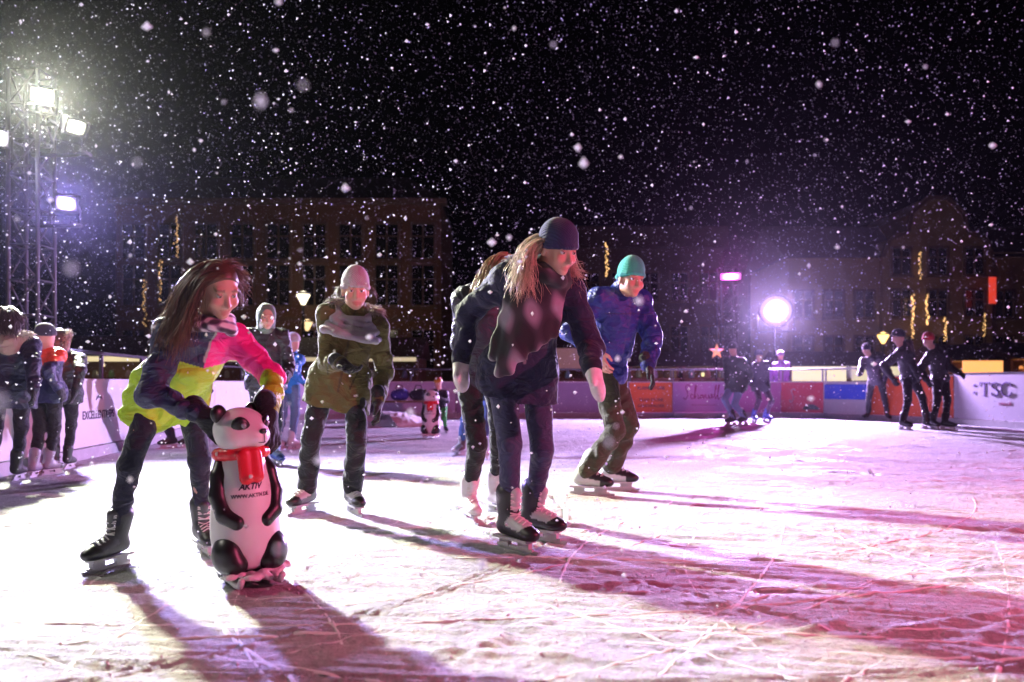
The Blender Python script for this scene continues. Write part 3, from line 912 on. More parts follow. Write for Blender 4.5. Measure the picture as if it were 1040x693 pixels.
def build_ice():
    xs = np.sinh(np.linspace(-1, 1, 900) * 2.4) / math.sinh(2.4) * 13.0
    ys = np.concatenate([np.linspace(-5, 1.25, 26)[:-1], 1.25 * np.exp(np.arange(0, 560) * 0.0052)])
    X, Y = np.meshgrid(xs, ys, indexing='ij')
    Z = ice_full(X.ravel(), Y.ravel())
    V = np.stack([X.ravel(), Y.ravel(), Z], 1)
    n, m = len(xs), len(ys)
    I = np.arange(n * m).reshape(n, m)
    Q = np.stack([I[:-1, :-1].ravel(), I[1:, :-1].ravel(), I[1:, 1:].ravel(), I[:-1, 1:].ravel()], 1)
    mt = bpy.data.materials.new('scraped_ice'); nn, l, b = nodes_of(mt)
    tc = nn.new('ShaderNodeTexCoord')
    n1 = nn.new('ShaderNodeTexNoise'); n1.inputs['Scale'].default_value = 1.6; n1.inputs['Detail'].default_value = 6; n1.inputs['Roughness'].default_value = 0.65
    l.new(tc.outputs['Object'], n1.inputs['Vector'])
    cr = nn.new('ShaderNodeValToRGB'); e = cr.color_ramp.elements
    e[0].position = 0.34; e[0].color = (0.50, 0.53, 0.55, 1); e[1].position = 0.56; e[1].color = (0.83, 0.84, 0.84, 1)
    l.new(n1.outputs['Fac'], cr.inputs[0])
    ng = nn.new('ShaderNodeTexNoise'); ng.inputs['Scale'].default_value = 26; ng.inputs['Detail'].default_value = 6; ng.inputs['Roughness'].default_value = 0.75; l.new(tc.outputs['Object'], ng.inputs['Vector'])
    gr = nn.new('ShaderNodeMapRange'); gr.inputs[1].default_value = 0.36; gr.inputs[2].default_value = 0.58; gr.inputs[3].default_value = 0.74; gr.inputs[4].default_value = 1.06; l.new(ng.outputs['Fac'], gr.inputs[0])
    gm = nn.new('ShaderNodeVectorMath'); gm.operation = 'SCALE'; l.new(cr.outputs[0], gm.inputs[0]); l.new(gr.outputs[0], gm.inputs['Scale'])
    l.new(gm.outputs[0], b.inputs['Base Color'])
    rr = nn.new('ShaderNodeMapRange'); rr.inputs[1].default_value = 0.34; rr.inputs[2].default_value = 0.56; rr.inputs[3].default_value = 0.45; rr.inputs[4].default_value = 0.85; b.inputs['Specular IOR Level'].default_value = 0.25
    l.new(n1.outputs['Fac'], rr.inputs[0]); l.new(rr.outputs[0], b.inputs['Roughness'])
    def tex(scale, detail, rough, vec=None):
        t = nn.new('ShaderNodeTexNoise'); t.inputs['Scale'].default_value = scale; t.inputs['Detail'].default_value = detail; t.inputs['Roughness'].default_value = rough
        l.new(vec or tc.outputs['Object'], t.inputs['Vector']); return t
    def bump(t, strength, dist):
        bp = nn.new('ShaderNodeBump'); bp.inputs['Strength'].default_value = strength; bp.inputs['Distance'].default_value = dist
        l.new(t.outputs['Fac'], bp.inputs['Height'])
        return bp
    b1 = bump(tex(42, 6, 0.70), 1.0, 0.050)
    m1 = nn.new('ShaderNodeMapping'); m1.inputs['Rotation'].default_value = (0, 0, R(-8)); m1.inputs['Scale'].default_value = (0.9, 17, 1); l.new(tc.outputs['Object'], m1.inputs[0])
    b2 = bump(tex(2.0, 5, 0.65, m1.outputs[0]), 0.35, 0.02); l.new(b1.outputs[0], b2.inputs['Normal'])
    m2 = nn.new('ShaderNodeMapping'); m2.inputs['Rotation'].default_value = (0, 0, R(35)); m2.inputs['Scale'].default_value = (0.7, 24, 1); l.new(tc.outputs['Object'], m2.inputs[0])
    b3 = bump(tex(1.6, 4, 0.6, m2.outputs[0]), 0.5, 0.014); l.new(b2.outputs[0], b3.inputs['Normal'])
    l.new(b3.outputs[0], b.inputs['Normal'])
    o = obj('ice', mesh_from('ice', V, Q, True), mt)
    tag(o, kind='structure')

def build_crumbs():
    g = np.random.default_rng(3)
    N = 7000
    y = 1.35 * np.exp(g.uniform(0, 1, N) * 2.2); x = (g.uniform(-0.78, 0.78, N)) * y
    keep = vnoise(x * 2.2, y * 2.2, 61) + 0.5 * vnoise(x * 7, y * 7, 63) > 0.62
    x, y = x[keep], y[keep]
    z = ice_full(x, y); r = 0.002 + 0.005 * g.uniform(0, 1, len(x)) ** 3
    dirs = np.array([(1, 0, 0), (-1, 0, 0), (0, 1, 0), (0, -1, 0), (0, 0, 1), (0, 0, -1)], float)
    tri = np.array([(0, 2, 4), (2, 1, 4), (1, 3, 4), (3, 0, 4), (2, 0, 5), (1, 2, 5), (3, 1, 5), (0, 3, 5)])
    D = dirs[None] * g.uniform(0.6, 1.35, (len(x), 6, 1)) + g.normal(0, 0.18, (len(x), 6, 3))
    V = np.stack([x, y, z - r * 0.15], 1)[:, None] + D * r[:, None, None]
    Q = (tri[None] + 6 * np.arange(len(x))[:, None, None]).reshape(-1, 3)
    o = obj('snow_crumbs', mesh_from('snow_crumbs', V.reshape(-1, 3), Q, True), M['snow'])
    tag(o, 'loose crumbs of scraped snow strewn over the ice', 'snow', kind='stuff')

M['snow'] = plain('snow', (0.82, 0.83, 0.84), 0.8, var=0.05, bump=0.4, scale=20)
def build_marks():
    g = np.random.default_rng(9); V = []; Q = []; base = 0
    for i in range(110):
        y0 = 1.7 * math.exp(g.uniform(0, 1) * 1.75); x0 = g.uniform(-0.75, 0.75) * y0
        rr = g.uniform(2, 13) * g.choice([-1, 1]); th = g.normal(0.0, 0.55) if g.uniform() < 0.75 else g.uniform(0, 3.14)
        L = g.uniform(0.6, 4.0); n = int(L / 0.035); t = np.arange(n) * 0.035; w = g.uniform(0.006, 0.013); hh = 0.0015 + 0.0055 * g.uniform() ** 2
        a = th + t / rr; x = x0 + np.cumsum(np.cos(a)) * 0.035; y = y0 + np.cumsum(np.sin(a)) * 0.035
        if y.min() < 1.2: continue
        z = ice_full(x, y); nx, ny = -np.sin(a), np.cos(a)
        jit = (0.15 + 1.1 * vnoise(t * 9, t * 0 + i, 5)) * g.uniform(0.7, 1.2, n) * np.minimum(1, np.minimum(t, t[::-1]) / 0.3)
        V += [np.stack([x - nx * w, y - ny * w, z - 0.003], 1), np.stack([x, y, z + hh * jit], 1), np.stack([x + nx * w, y + ny * w, z - 0.003], 1)]
        k = np.arange(n - 1)
        for p, q in ((0, 1), (1, 2)): Q.append(np.stack([base + p * n + k, base + p * n + k + 1, base + q * n + k + 1, base + q * n + k], 1))
        base += 3 * n
    o = obj('skate_marks', mesh_from('skate_marks', np.concatenate(V), np.concatenate(Q), True), M['snow'])
    tag(o, 'thin curled ridges of shaved snow along the blade cuts', 'snow', kind='stuff')

build_ice()
build_marks()
build_crumbs()

MB().box((0, 40, -0.16), (160, 140, 0.16)).build('ground', plain('trodden_square', (0.16, 0.15, 0.15), 0.7, var=0.4, scale=0.6))
tag(bpy.data.objects['ground'], kind='structure')

# ------------------------------------------------------------------ text
def text_obj(txt, size, mat, parent, c, X, Y, shear=0.0, align='CENTER', bold=0.0, sx=1.0, name='lettering'):
    """lettering lying in the X,Y plane at c"""
    cu = bpy.data.curves.new('t', 'FONT'); cu.body = txt; cu.size = size; cu.align_x = align; cu.align_y = 'CENTER'
    cu.extrude = 0.0015; cu.shear = shear; cu.offset = bold; cu.resolution_u = 3
    to = bpy.data.objects.new('t', cu); COL.objects.link(to)
    dg = bpy.context.evaluated_depsgraph_get(); dg.update()
    me = bpy.data.meshes.new_from_object(to.evaluated_get(dg))
    bpy.data.objects.remove(to); bpy.data.curves.remove(cu)
    X, Y = Vector(X).normalized(), Vector(Y).normalized(); N = X.cross(Y); c = Vector(c)
    for v in me.vertices:
        p = v.co.copy(); v.co = c + X * p.x * sx + Y * p.y + N * p.z
    me.materials.clear(); me.materials.append(mat)
    return obj(name, me, None, parent)

def script_strokes(strokes, sc, r, mat, parent, c, X, Y):
    X, Y = Vector(X).normalized(), Vector(Y).normalized(); c = Vector(c)
    mb = MB()
    for st in strokes:
        P = []
        for i in range(len(st) - 1):
            p0 = st[max(0, i - 1)]; p1 = st[i]; p2 = st[i + 1]; p3 = st[min(len(st) - 1, i + 2)]
            for t in np.linspace(0, 1, 5)[:-1]:
                q = [0.5 * (2 * p1[k] + (p2[k] - p0[k]) * t + (2 * p0[k] - 5 * p1[k] + 4 * p2[k] - p3[k]) * t * t + (3 * p1[k] - p0[k] - 3 * p2[k] + p3[k]) * t ** 3) for k in (0, 1)]
                P.append(c + (X * q[0] + Y * q[1]) * sc)
        P.append(c + (X * st[-1][0] + Y * st[-1][1]) * sc)
        mb.tube(P, r, 5)
    return mb.build('lettering', mat, parent)

# ------------------------------------------------------------------ rink boards
M['boardwhite'] = plain('board_white', (0.72, 0.72, 0.74), 0.4, var=0.08, scale=4)
M['kick'] = plain('kick_plate', (0.42, 0.42, 0.44), 0.5, var=0.25, scale=9)
def bcol(name, c): return plain('banner_' + name, c, 0.45, var=0.10, scale=5)

def rink_board(a, b, label, col, h=0.82, rail=1.14, kick=0.12, decor=None, nrail=1, cap=None):
    """one barrier section seen from inside the rink: panel, kick plate, top rail on posts"""
    A, B = Vector((a[0], a[1], 0)), Vector((b[0], b[1], 0))
    X = (B - A).normalized(); Z = Vector((0, 0, 1)); N = Z.cross(X) * -1.0
    if N.dot(Vector((0, 8, 0)) - A) < 0: N = -N
    L = (B - A).length
    o = empty('rink_board', A)
    tag(o, label, 'rink board', 'boards around the rink')
    Mx = Matrix((X, N, Z)).transposed()
    mid = (B - A) / 2
    pan = MB().box(mid + Z * ((h + kick) / 2 + 0.01), (L - 0.02, 0.03, h - kick), Mx).build('banner_panel', col, o)
    MB().box(mid + Z * (kick / 2) + N * 0.012, (L - 0.012, 0.045, kick), Mx).build('kick_plate', M['kick'], o)
    MB().box(mid + Z * (h + 0.022), (L - 0.004, 0.05, 0.024), Mx).build('cap_strip', cap or M['boardwhite'], o)
    if rail:
        for i in range(nrail):
            z = rail - i * 0.16
            MB().tube([X * 0.0 + Z * z - N * 0.03, X * L + Z * z - N * 0.03], 0.021, 8).build('rail', M['alu'], o)
    k = max(1, round(L / 1.1))
    for i in range(k + 1):
        p = X * (0.03 + (L - 0.06) * i / k) - N * 0.04
        MB().bar(p, p + Z * ((rail or h)), 0.035, 0.035).build('post', M['alu'], o)
    if decor: decor(o, pan, A, X, Z, N, L, h, kick)
    return o

def dec_excel(o, pan, A, X, Z, N, L, h, kick):
    D = X * -1 if False else X
    # reading direction: left to right seen from the ice
    c = X * (L * 0.42) + N * 0.0185 + Z * 0.46
    rd = X if (X.cross(Z)).dot(N) > 0 else -X
    text_obj('EXCELLENTKEPS', 0.125, M['ink'], pan, c, rd, Z, bold=0.002, sx=0.92)
    mb = MB()
    pts = [(-0.09, 0.0), (-0.05, 0.045), (0.0, 0.062), (0.05, 0.05), (0.09, 0.0), (0.05, 0.022), (0.0, 0.028), (-0.04, 0.018)]
    mb.prism(pts, c + Z * 0.16, rd, Z, 0.003)
    mb.build('emblem', M['ink'], pan)

def dec_tsc(o, pan, A, X, Z, N, L, h, kick):
    rd = X if (X.cross(Z)).dot(N) > 0 else -X
    st = Vector((0, 0, 0)) if rd.dot(X) > 0 else X * L
    n0 = N * 0.0185
    ink = plain('tsc_ink', (0.10, 0.05, 0.22), 0.5)
    def box2(mb, x0, z0, x1, z1): mb.prism([(x0, z0), (x1, z0), (x1, z1), (x0, z1)], st + rd * 0.64 + n0 + Z * 0.57, rd, Z, 0.003)
    t = MB(); box2(t, 0.0, 0.235, 0.24, 0.26); box2(t, 0.103, 0.012, 0.137, 0.235); box2(t, 0.07, 0.0, 0.17, 0.012); box2(t, 0.0, 0.19, 0.012, 0.235); box2(t, 0.228, 0.19, 0.24, 0.235)
    t.build('lettering', ink, pan)
    Sx = [(0.165 + 0.0, 0.195), (0.15, 0.235), (0.10, 0.252), (0.045, 0.235), (0.03, 0.195), (0.05, 0.155), (0.11, 0.125), (0.155, 0.095), (0.17, 0.055), (0.14, 0.018), (0.09, 0.006), (0.035, 0.022), (0.02, 0.065)]
    Cx = [(0.235, 0.185), (0.215, 0.225), (0.16, 0.250), (0.09, 0.245), (0.035, 0.20), (0.02, 0.13), (0.035, 0.06), (0.09, 0.015), (0.16, 0.008), (0.215, 0.035), (0.24, 0.075)]
    script_strokes([Sx], 1.0, 0.013, ink, pan, st + rd * 0.90 + N * 0.017 + Z * 0.57, rd, Z)
    script_strokes([Cx], 1.0, 0.014, ink, pan, st + rd * 1.12 + N * 0.017 + Z * 0.57, rd, Z)
    mb = MB()
    for dz in (0.63, 0.77):
        mb.prism([(0.028 * math.cos(t), 0.028 * math.sin(t)) for t in np.linspace(0, 6.28, 11)[:-1]], st + rd * 0.52 + n0 + Z * dz, rd, Z, 0.003)
    mb.build('colon', ink, pan)
    text_obj('consult', 0.10, plain('red_print', (0.4, 0.05, 0.15), 0.5), pan, st + rd * 1.22 + n0 + Z * 0.44, rd, Z)

def dec_orange(o, pan, A, X, Z, N, L, h, kick):
    rd = X if (X.cross(Z)).dot(N) > 0 else -X
    st = Vector((0, 0, 0)) if rd.dot(X) > 0 else X * L
    n0 = N * 0.0185
    text_obj('KLEINE-STORE', 0.10, M['ink'], pan, st + rd * L * 0.5 + n0 + Z * 0.70, rd, Z, bold=0.002)
    text_obj('TEAM STORE', 0.10, M['ink'], pan, st + rd * L * 0.5 + n0 + Z * 0.42, rd, Z)
    text_obj('GREIFSWALDER', 0.09, M['ink'], pan, st + rd * L * 0.5 + n0 + Z * 0.28, rd, Z)

SCH = [[(0.30, 0.62), (0.20, 0.72), (0.10, 0.60), (0.16, 0.42), (0.20, 0.20), (0.08, 0.02), (0.0, 0.12)],
       [(0.46, 0.22), (0.38, 0.28), (0.34, 0.14), (0.42, 0.06), (0.50, 0.14), (0.62, 0.66), (0.56, 0.62), (0.54, 0.06), (0.62, 0.26), (0.70, 0.20), (0.70, 0.06),
        (0.80, 0.12), (0.84, 0.26), (0.84, 0.06), (0.92, 0.26), (0.96, 0.06), (1.04, 0.26), (1.10, 0.08), (1.20, 0.10), (1.20, 0.26), (1.28, 0.06), (1.38, 0.24), (1.32, 0.26), (1.40, 0.10),
        (1.52, 0.40), (1.58, 0.70), (1.52, 0.60), (1.52, 0.06), (1.64, 0.30), (1.72, 0.70), (1.66, 0.60), (1.66, 0.06), (1.78, 0.14), (1.88, 0.26), (1.80, 0.26), (1.84, 0.06), (1.98, 0.12)]]
def dec_script(o, pan, A, X, Z, N, L, h, kick):
    rd = X if (X.cross(Z)).dot(N) > 0 else -X
    st = Vector((0, 0, 0)) if rd.dot(X) > 0 else X * L
    ink = plain('wine_print', (0.28, 0.0, 0.10), 0.5)
    script_strokes(SCH, 0.50, 0.010, ink, pan, st + rd * 0.26 + N * 0.017 + Z * 0.42, rd, Z)
    text_obj('W E I N H A N D L U N G', 0.055, ink, pan, st + rd * 0.76 + N * 0.0185 + Z * 0.30, rd, Z)

def dec_red(o, pan, A, X, Z, N, L, h, kick):
    rd = X if (X.cross(Z)).dot(N) > 0 else -X
    st = Vector((0, 0, 0)) if rd.dot(X) > 0 else X * L
    w = M['boardwhite']
    script_strokes([SCH[0]], 0.45, 0.012, w, pan, st + rd * 0.2 + N * 0.017 + Z * 0.36, rd, Z)
    mb = MB()
    mb.prism([(-0.2, 0.0), (-0.15, 0.09), (-0.05, 0.13), (0.06, 0.12), (0.16, 0.05), (0.2, 0.0)], st + rd * (L * 0.72) + N * 0.0185 + Z * 0.2, rd, Z, 0.003)
    mb.build('emblem', M['blackrub'], pan)

def dec_blue(o, pan, A, X, Z, N, L, h, kick):
    MB().box(X * (L / 2) + Z * 0.62 + N * 0.0165, (L - 0.06, 0.004, 0.34), Matrix((X, N, Z)).transposed()).build('blue_field', bcol('blue', (0.03, 0.08, 0.62)), pan)

P_ = M['boardwhite']
rink_board((-4.36, 5.6), (-4.46, 7.7), 'white rink board behind the three children standing at the left', P_)
rink_board((-4.46, 7.7), (-4.74, 10.3), 'white rink board with dark lettering under a small arched emblem', P_, decor=dec_excel)
rink_board((-4.74, 10.3), (-5.2, 12.7), 'white rink board behind the girl in the lime and pink jacket', P_)
rink_board((-5.2, 12.7), (-5.65, 15.1), 'white rink board behind the boy with the green hood', P_)
rink_board((-5.65, 15.1), (-5.3, 17.3), 'white rink board at the far left bend of the rink', P_)
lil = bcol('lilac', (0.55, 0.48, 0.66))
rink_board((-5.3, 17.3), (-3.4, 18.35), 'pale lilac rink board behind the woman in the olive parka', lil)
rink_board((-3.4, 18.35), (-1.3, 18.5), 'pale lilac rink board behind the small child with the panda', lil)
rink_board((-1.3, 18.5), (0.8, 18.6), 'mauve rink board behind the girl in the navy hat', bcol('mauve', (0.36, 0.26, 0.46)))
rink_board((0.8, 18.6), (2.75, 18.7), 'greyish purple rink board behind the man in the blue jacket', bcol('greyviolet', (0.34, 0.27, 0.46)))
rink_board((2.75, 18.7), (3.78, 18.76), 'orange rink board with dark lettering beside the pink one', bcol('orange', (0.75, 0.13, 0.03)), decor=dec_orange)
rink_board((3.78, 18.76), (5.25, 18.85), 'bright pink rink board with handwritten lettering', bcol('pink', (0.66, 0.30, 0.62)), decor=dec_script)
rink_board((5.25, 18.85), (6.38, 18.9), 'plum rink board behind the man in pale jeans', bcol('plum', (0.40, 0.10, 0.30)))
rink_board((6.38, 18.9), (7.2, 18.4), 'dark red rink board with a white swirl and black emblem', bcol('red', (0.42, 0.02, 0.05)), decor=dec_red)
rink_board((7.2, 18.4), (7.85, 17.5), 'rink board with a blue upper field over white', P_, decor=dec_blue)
rink_board((7.85, 17.5), (8.66, 15.6), 'orange rink board behind the three dark skaters on the right', bcol('deeporange', (0.62, 0.10, 0.03)), h=0.94, rail=None)
rink_board((8.66, 15.6), (9.2, 13.3), 'pale rink board lettered TSC at the right edge', bcol('palegrey', (0.62, 0.60, 0.70)), h=0.98, rail=None, decor=dec_tsc, cap=M['blackmetal'])

# ------------------------------------------------------------------ lamps
def floodlight(name, label, loc, aim, size, col, power, lens_s, spot=120, blend=0.7, group=None, radius=0.12, cat='floodlight', yoke=True, rnd=False):
    loc, aim = Vector(loc), Vector(aim)
    d = (aim - loc).normalized(); up = Vector((0, 0, 1)); up = (up - d * up.dot(d)).normalized(); x = d.cross(up)
    Mx = Matrix((x, d, up)).transposed()
    o = empty(name, loc); tag(o, label, cat, group)
    w, h = size
    mb = MB(); t = 0.14
    M2 = Matrix((x, -up, d)).transposed()
    if rnd: mb.lathe([(w * 0.25, -0.34), (w * 0.42, -0.22), (w * 0.5, -0.03)], 20, M2)
    else: mb.box(-d * (t / 2 + 0.02), (w, t, h), Mx)
    for i in range(0 if rnd else 5): mb.box(-d * (t + 0.05) + x * (w * (i - 2) / 5.5), (0.015, 0.07, h * 0.8), Mx)
    mb.build('housing', M['blackmetal'], o)
    fr = MB()
    if rnd:
        fr.tube([(x * math.cos(a) + up * math.sin(a)) * (w / 2 + 0.015) for a in np.linspace(0, 2 * math.pi, 25)], 0.022, 6)
    for sg in (() if rnd else (-1, 1)):
        fr.box(x * sg * (w / 2 + 0.012), (0.026, 0.06, h + 0.05), Mx); fr.box(up * sg * (h / 2 + 0.012), (w - 0.002, 0.06, 0.026), Mx)
    fr.build('bezel', M['blackmetal'], o)
    (MB().lathe([(w * 0.485, -0.02), (w * 0.485, -0.004), (w * 0.25, 0.012), (0.002, 0.016)], 24, M2) if rnd else MB().box(-d * 0.008, (w * 0.97, 0.012, h * 0.97), Mx)).build('lens', emis_radial('lens_' + label[:12], col, lens_s, max(w, h) * (0.45 if rnd else 0.6)), o)
    if yoke:
        y = MB(); y.tube([x * (w / 2 + 0.05) - d * 0.08, x * (w / 2 + 0.05) - d * 0.08 - up * (h / 2 + 0.14), -x * (w / 2 + 0.05) - d * 0.08 - up * (h / 2 + 0.14), -x * (w / 2 + 0.05) - d * 0.08], 0.013, 6)
        y.build('yoke', M['blackmetal'], o)
    ld = bpy.data.lights.new('lamp', 'SPOT'); ld.energy = power; ld.color = col; ld.spot_size = R(spot); ld.spot_blend = blend; ld.shadow_soft_size = radius
    lo = bpy.data.objects.new('lamp', ld); COL.objects.link(lo); lo.parent = o
    lo.location = d * 0.05; lo.rotation_euler = (-d).to_track_quat('Z', 'Y').to_euler()
    return o

def truss_tower(label, base, height, w=0.42, heads=()):
    o = empty('truss_tower', base); tag(o, label, 'truss tower')
    cs = [Vector((sx * w / 2, sy * w / 2, 0)) for sx, sy in ((-1, -1), (1, -1), (1, 1), (-1, 1))]
    for c in cs: MB().tube([c, c + Vector((0, 0, height))], 0.025, 7).build('upright', M['alu'], o, True)
    n = int(height / 0.42)
    for i in range(4):
        a, b = cs[i], cs[(i + 1) % 4]; mb = MB()
        for k in range(n):
            z0, z1 = height * k / n, height * (k + 1) / n
            p, q = (a, b) if k % 2 == 0 else (b, a)
            mb.tube([p + Vector((0, 0, z0)), q + Vector((0, 0, z1))], 0.012, 5)
            mb.tube([a + Vector((0, 0, z1)), b + Vector((0, 0, z1))], 0.012, 5)
        mb.build('bracing', M['alu'], o, True)
    MB().box((0, 0, 0.02), (w + 0.4, w + 0.4, 0.04)).build('base_plate', M['blackmetal'], o)
    for hd_ in heads:
        MB().tube([Vector((0, 0, hd_[0][2])) , Vector(hd_[0]) , Vector(hd_[1])], 0.024, 7).build('outrigger', M['alu'], o, True)
    return o

TD = 9.6
tb = Vector((-6.0, TD + 0.35, -0.08))
hx = lambda v: Vector(v) - tb
A1, A2, A3, A0 = at(43, 97, TD), at(77, 129, TD), at(67, 207, TD), at(-3, 140, TD)
truss_tower('aluminium lattice light tower behind the left boards', tb, 4.75, 0.36,
            heads=[(hx((A1.x, tb.y, A1.z - 0.24)), hx(A1 + Vector((0, 0.12, -0.24)))), (hx((A2.x, tb.y, A2.z - 0.24)), hx(A2 + Vector((0, 0.12, -0.24)))),
                   (hx((A3.x, tb.y, A3.z - 0.2)), hx(A3 + Vector((0, 0.12, -0.2)))), (hx((A0.x, tb.y, A0.z - 0.24)), hx(A0 + Vector((0, 0.12, -0.24))))])
WARM = (0.97, 1.0, 0.72)
floodlight('floodlight', 'topmost white floodlight on the left light tower', A1, (-1.3, 3.6, 0), (0.26, 0.17), WARM, KEY_A, 14, 72, 1.0, 'floodlights on the left tower')
floodlight('floodlight', 'white floodlight just right of and below the topmost one', A2, (0.6, 5.6, 0), (0.23, 0.16), WARM, KEY_B, 14, 66, 1.0, 'floodlights on the left tower')
floodlight('floodlight', 'blue violet floodlight lowest on the left tower', A3, (0.2, 2.0, 4.6), (0.22, 0.18), (0.44, 0.34, 1.0), VIOLET_L, 16, 140, 0.5, 'floodlights on the left tower')
floodlight('floodlight', 'white floodlight cut off by the left picture edge', A0, (-0.5, 2.5, 0.4), (0.24, 0.18), (0.95, 0.9, 1.0), 400, 12, 150, 0.6, 'floodlights on the left tower')

# the next tower along the left boards stands just outside the picture
A4 = Vector((-5.4, 3.6, 4.1))
truss_tower('nearer lattice light tower along the left boards', (A4.x - 0.5, A4.y, -0.08), 4.6, 0.36, heads=[((0, 0, 3.9), (0.48, 0, 3.9))])
floodlight('floodlight', 'white floodlight on the nearer left tower', A4, (0.5, 4.2, 0.6), (0.26, 0.17), (1.0, 0.95, 0.86), KEY_C, 60, 90, 1.0, 'floodlights on the left towers')

def stand(label, base, height):
    o = empty('lamp_stand', base); tag(o, label, 'tripod stand')
    MB().tube([(0, 0, 0.3), (0, 0, height)], 0.022, 8).build('pole', M['blackmetal'], o, True)
    for k in range(3):
        a = 2.1 * k + 0.4
        MB().tube([(0, 0, 0.75), (0.5 * math.cos(a), 0.5 * math.sin(a), 0.02)], 0.015, 6).build('leg', M['blackmetal'], o, True)
    MB().tube([(0, 0, 0.70), (0, 0, 0.80)], 0.04, 8).build('collar', M['blackmetal'], o, True)
    return o

S1 = at(788, 316, 20.6)
stand('tripod stand carrying the dazzling spotlight behind the boards', (S1.x, S1.y + 0.10, -0.08), S1.z - 0.22)
floodlight('spotlight', 'dazzling violet white spotlight behind the far boards', S1, (1.0, 4.0, 0.6), (0.80, 0.80), (0.68, 0.46, 1.0), SPOT_R, 16, 150, 0.5, radius=0.2, cat='spotlight', rnd=True)
S2 = at(742, 281, 24.5)
truss_tower('dim truss tower with a magenta lamp beyond the far boards', (S2.x, S2.y + 0.4, -0.08), S2.z + 0.4, 0.5, heads=[((0, 0, S2.z - 0.1), (0, -0.36, S2.z - 0.1))])
floodlight('bar_lamp', 'glowing magenta bar lamp high on the far truss tower', S2, (4.6, 15.5, 0), (0.62, 0.20), (1.0, 0.10, 0.85), MAGENTA * 6, 22, 100, 0.6, cat='stage lamp', radius=0.15)
# red stage lamp on a stand at the right-hand side of the rink, outside the picture
S3 = Vector((7.0, 0.9, 3.6))
stand('tall stand of the red stage lamp at the right side of the rink', (S3.x + 0.12, S3.y - 0.05, 0), S3.z - 0.22)
floodlight('stage_lamp', 'red stage lamp on the tall stand at the right side of the rink', S3, (3.4, 4.6, 0), (0.35, 0.35), (1.0, 0.13, 0.30), RED * 3, 40, 116, 1.0, cat='stage lamp', radius=0.12)

# ------------------------------------------------------------------ buildings
M['glass_dark'] = plain('window_glass', (0.012, 0.012, 0.016), 0.12, spec=0.6)
M['trim'] = plain('window_trim', (0.13, 0.085, 0.055), 0.7)
M['roof'] = plain('roof_tiles', (0.06, 0.035, 0.03), 0.8, var=0.4, scale=3)
M['warmglow'] = emis('warm_bulb', (1.0, 0.55, 0.20), 3.2)
M['cord'] = plain('cord', (0.01, 0.012, 0.01), 0.7)

def window(parent, c, w, h, lit=None):
    """a casement set 12 cm into the facade (facade faces -Y)"""
    c = Vector(c)
    f = MB()
    for sg in (-1, 1):
        f.box(c + Vector((sg * (w / 2 + 0.05), -0.03, 0)), (0.10, 0.10, h + 0.2)); f.box(c + Vector((0, -0.03, sg * (h / 2 + 0.05))), (w - 0.002, 0.098, 0.10))
    f.box(c + Vector((0, -0.012, 0)), (0.06, 0.05, h)); f.box(c + Vector((0, -0.014, h * 0.15)), (w, 0.046, 0.05))
    fo = f.build('window', M['trim'], parent)
    MB().box(c + Vector((0, 0.0, 0)), (w, 0.02, h)).build('pane', lit or M['glass_dark'], fo)
    MB().box(c + Vector((0, -0.09, -h / 2 - 0.13)), (w + 0.3, 0.2, 0.07)).build('sill', M['trim'], fo)

def garland(label, x, y, z0, z1, n=None, amp=0.015, seed=1, s=1.0, r=0.03):
    g = np.random.default_rng(seed)
    o = empty('light_garland', (x, y, z0)); tag(o, label, 'light garland', 'hanging garlands of warm lights')
    H_ = z1 - z0
    MB().tube([(amp * math.sin(9 * t), 0, H_ * t) for t in np.linspace(0, 1, 14)], 0.012, 5).build('cord', M['cord'], o, True)
    mb = MB(); n = n or int(H_ / 0.075)
    for i in range(n):
        t = (i + 0.5) / n; c = Vector((amp * math.sin(9 * t) + g.normal(0, 0.045), g.normal(0, 0.045), H_ * t)); rr = r * 0.8 * g.uniform(0.5, 1.2)
        mb.lathe([(0.001, -rr), (rr * 0.8, -rr * 0.5), (rr, 0), (rr * 0.7, rr * 0.7), (0.001, rr)], 6, c=c)
    b = mb.build('bulbs', M['warmglow'], o, True); b['kind'] = 'stuff'
    return o

def wall_with(parent, x0, x1, z0, z1, y, mat, depth=6.0):
    MB().box(((x0 + x1) / 2, y + depth / 2, (z0 + z1) / 2), (x1 - x0, depth, z1 - z0)).build('wall', mat, parent)

YB = 38.0
bl = empty('town_house', (-12, YB, 0)); tag(bl, 'wide brown town house with rows of dark windows at the left', 'building')
def loc_wall(par, x0, x1, z1, mat, depth=7.0, z0=-0.08):
    b = par.location
    return MB().box(((x0 + x1) / 2 - b.x, depth / 2, (z0 + z1) / 2), (x1 - x0, depth, z1 - z0)).build('wall', mat, par)
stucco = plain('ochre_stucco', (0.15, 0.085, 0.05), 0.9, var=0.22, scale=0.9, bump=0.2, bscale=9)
xl, xr = at(118, 0, YB).x, at(448, 0, YB).x
ztop = at(0, 208, YB).z
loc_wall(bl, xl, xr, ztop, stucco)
b0 = bl.location
for zz, hh in ((at(0, 222, YB).z - 0.3, 1.7), (at(0, 290, YB).z, 2.0), (2.4, 2.0)):
    for i in range(9):
        x = xl + (xr - xl) * (i + 0.5) / 9
        window(bl, (x - b0.x, -0.02, zz - (0.8 if zz > 8 else 0)), 1.05, hh * 0.95)
MB().box(((xl + xr) / 2 - b0.x, 0.0, ztop + 0.12), (xr - xl + 0.5, 0.7, 0.24)).build('cornice', M['trim'], bl)
MB().box(((xl + xr) / 2 - b0.x, -0.06, 3.9), (xr - xl - 0.02, 0.14, 0.18)).build('string_course', M['trim'], bl)
rf = MB(); w_ = xr - xl
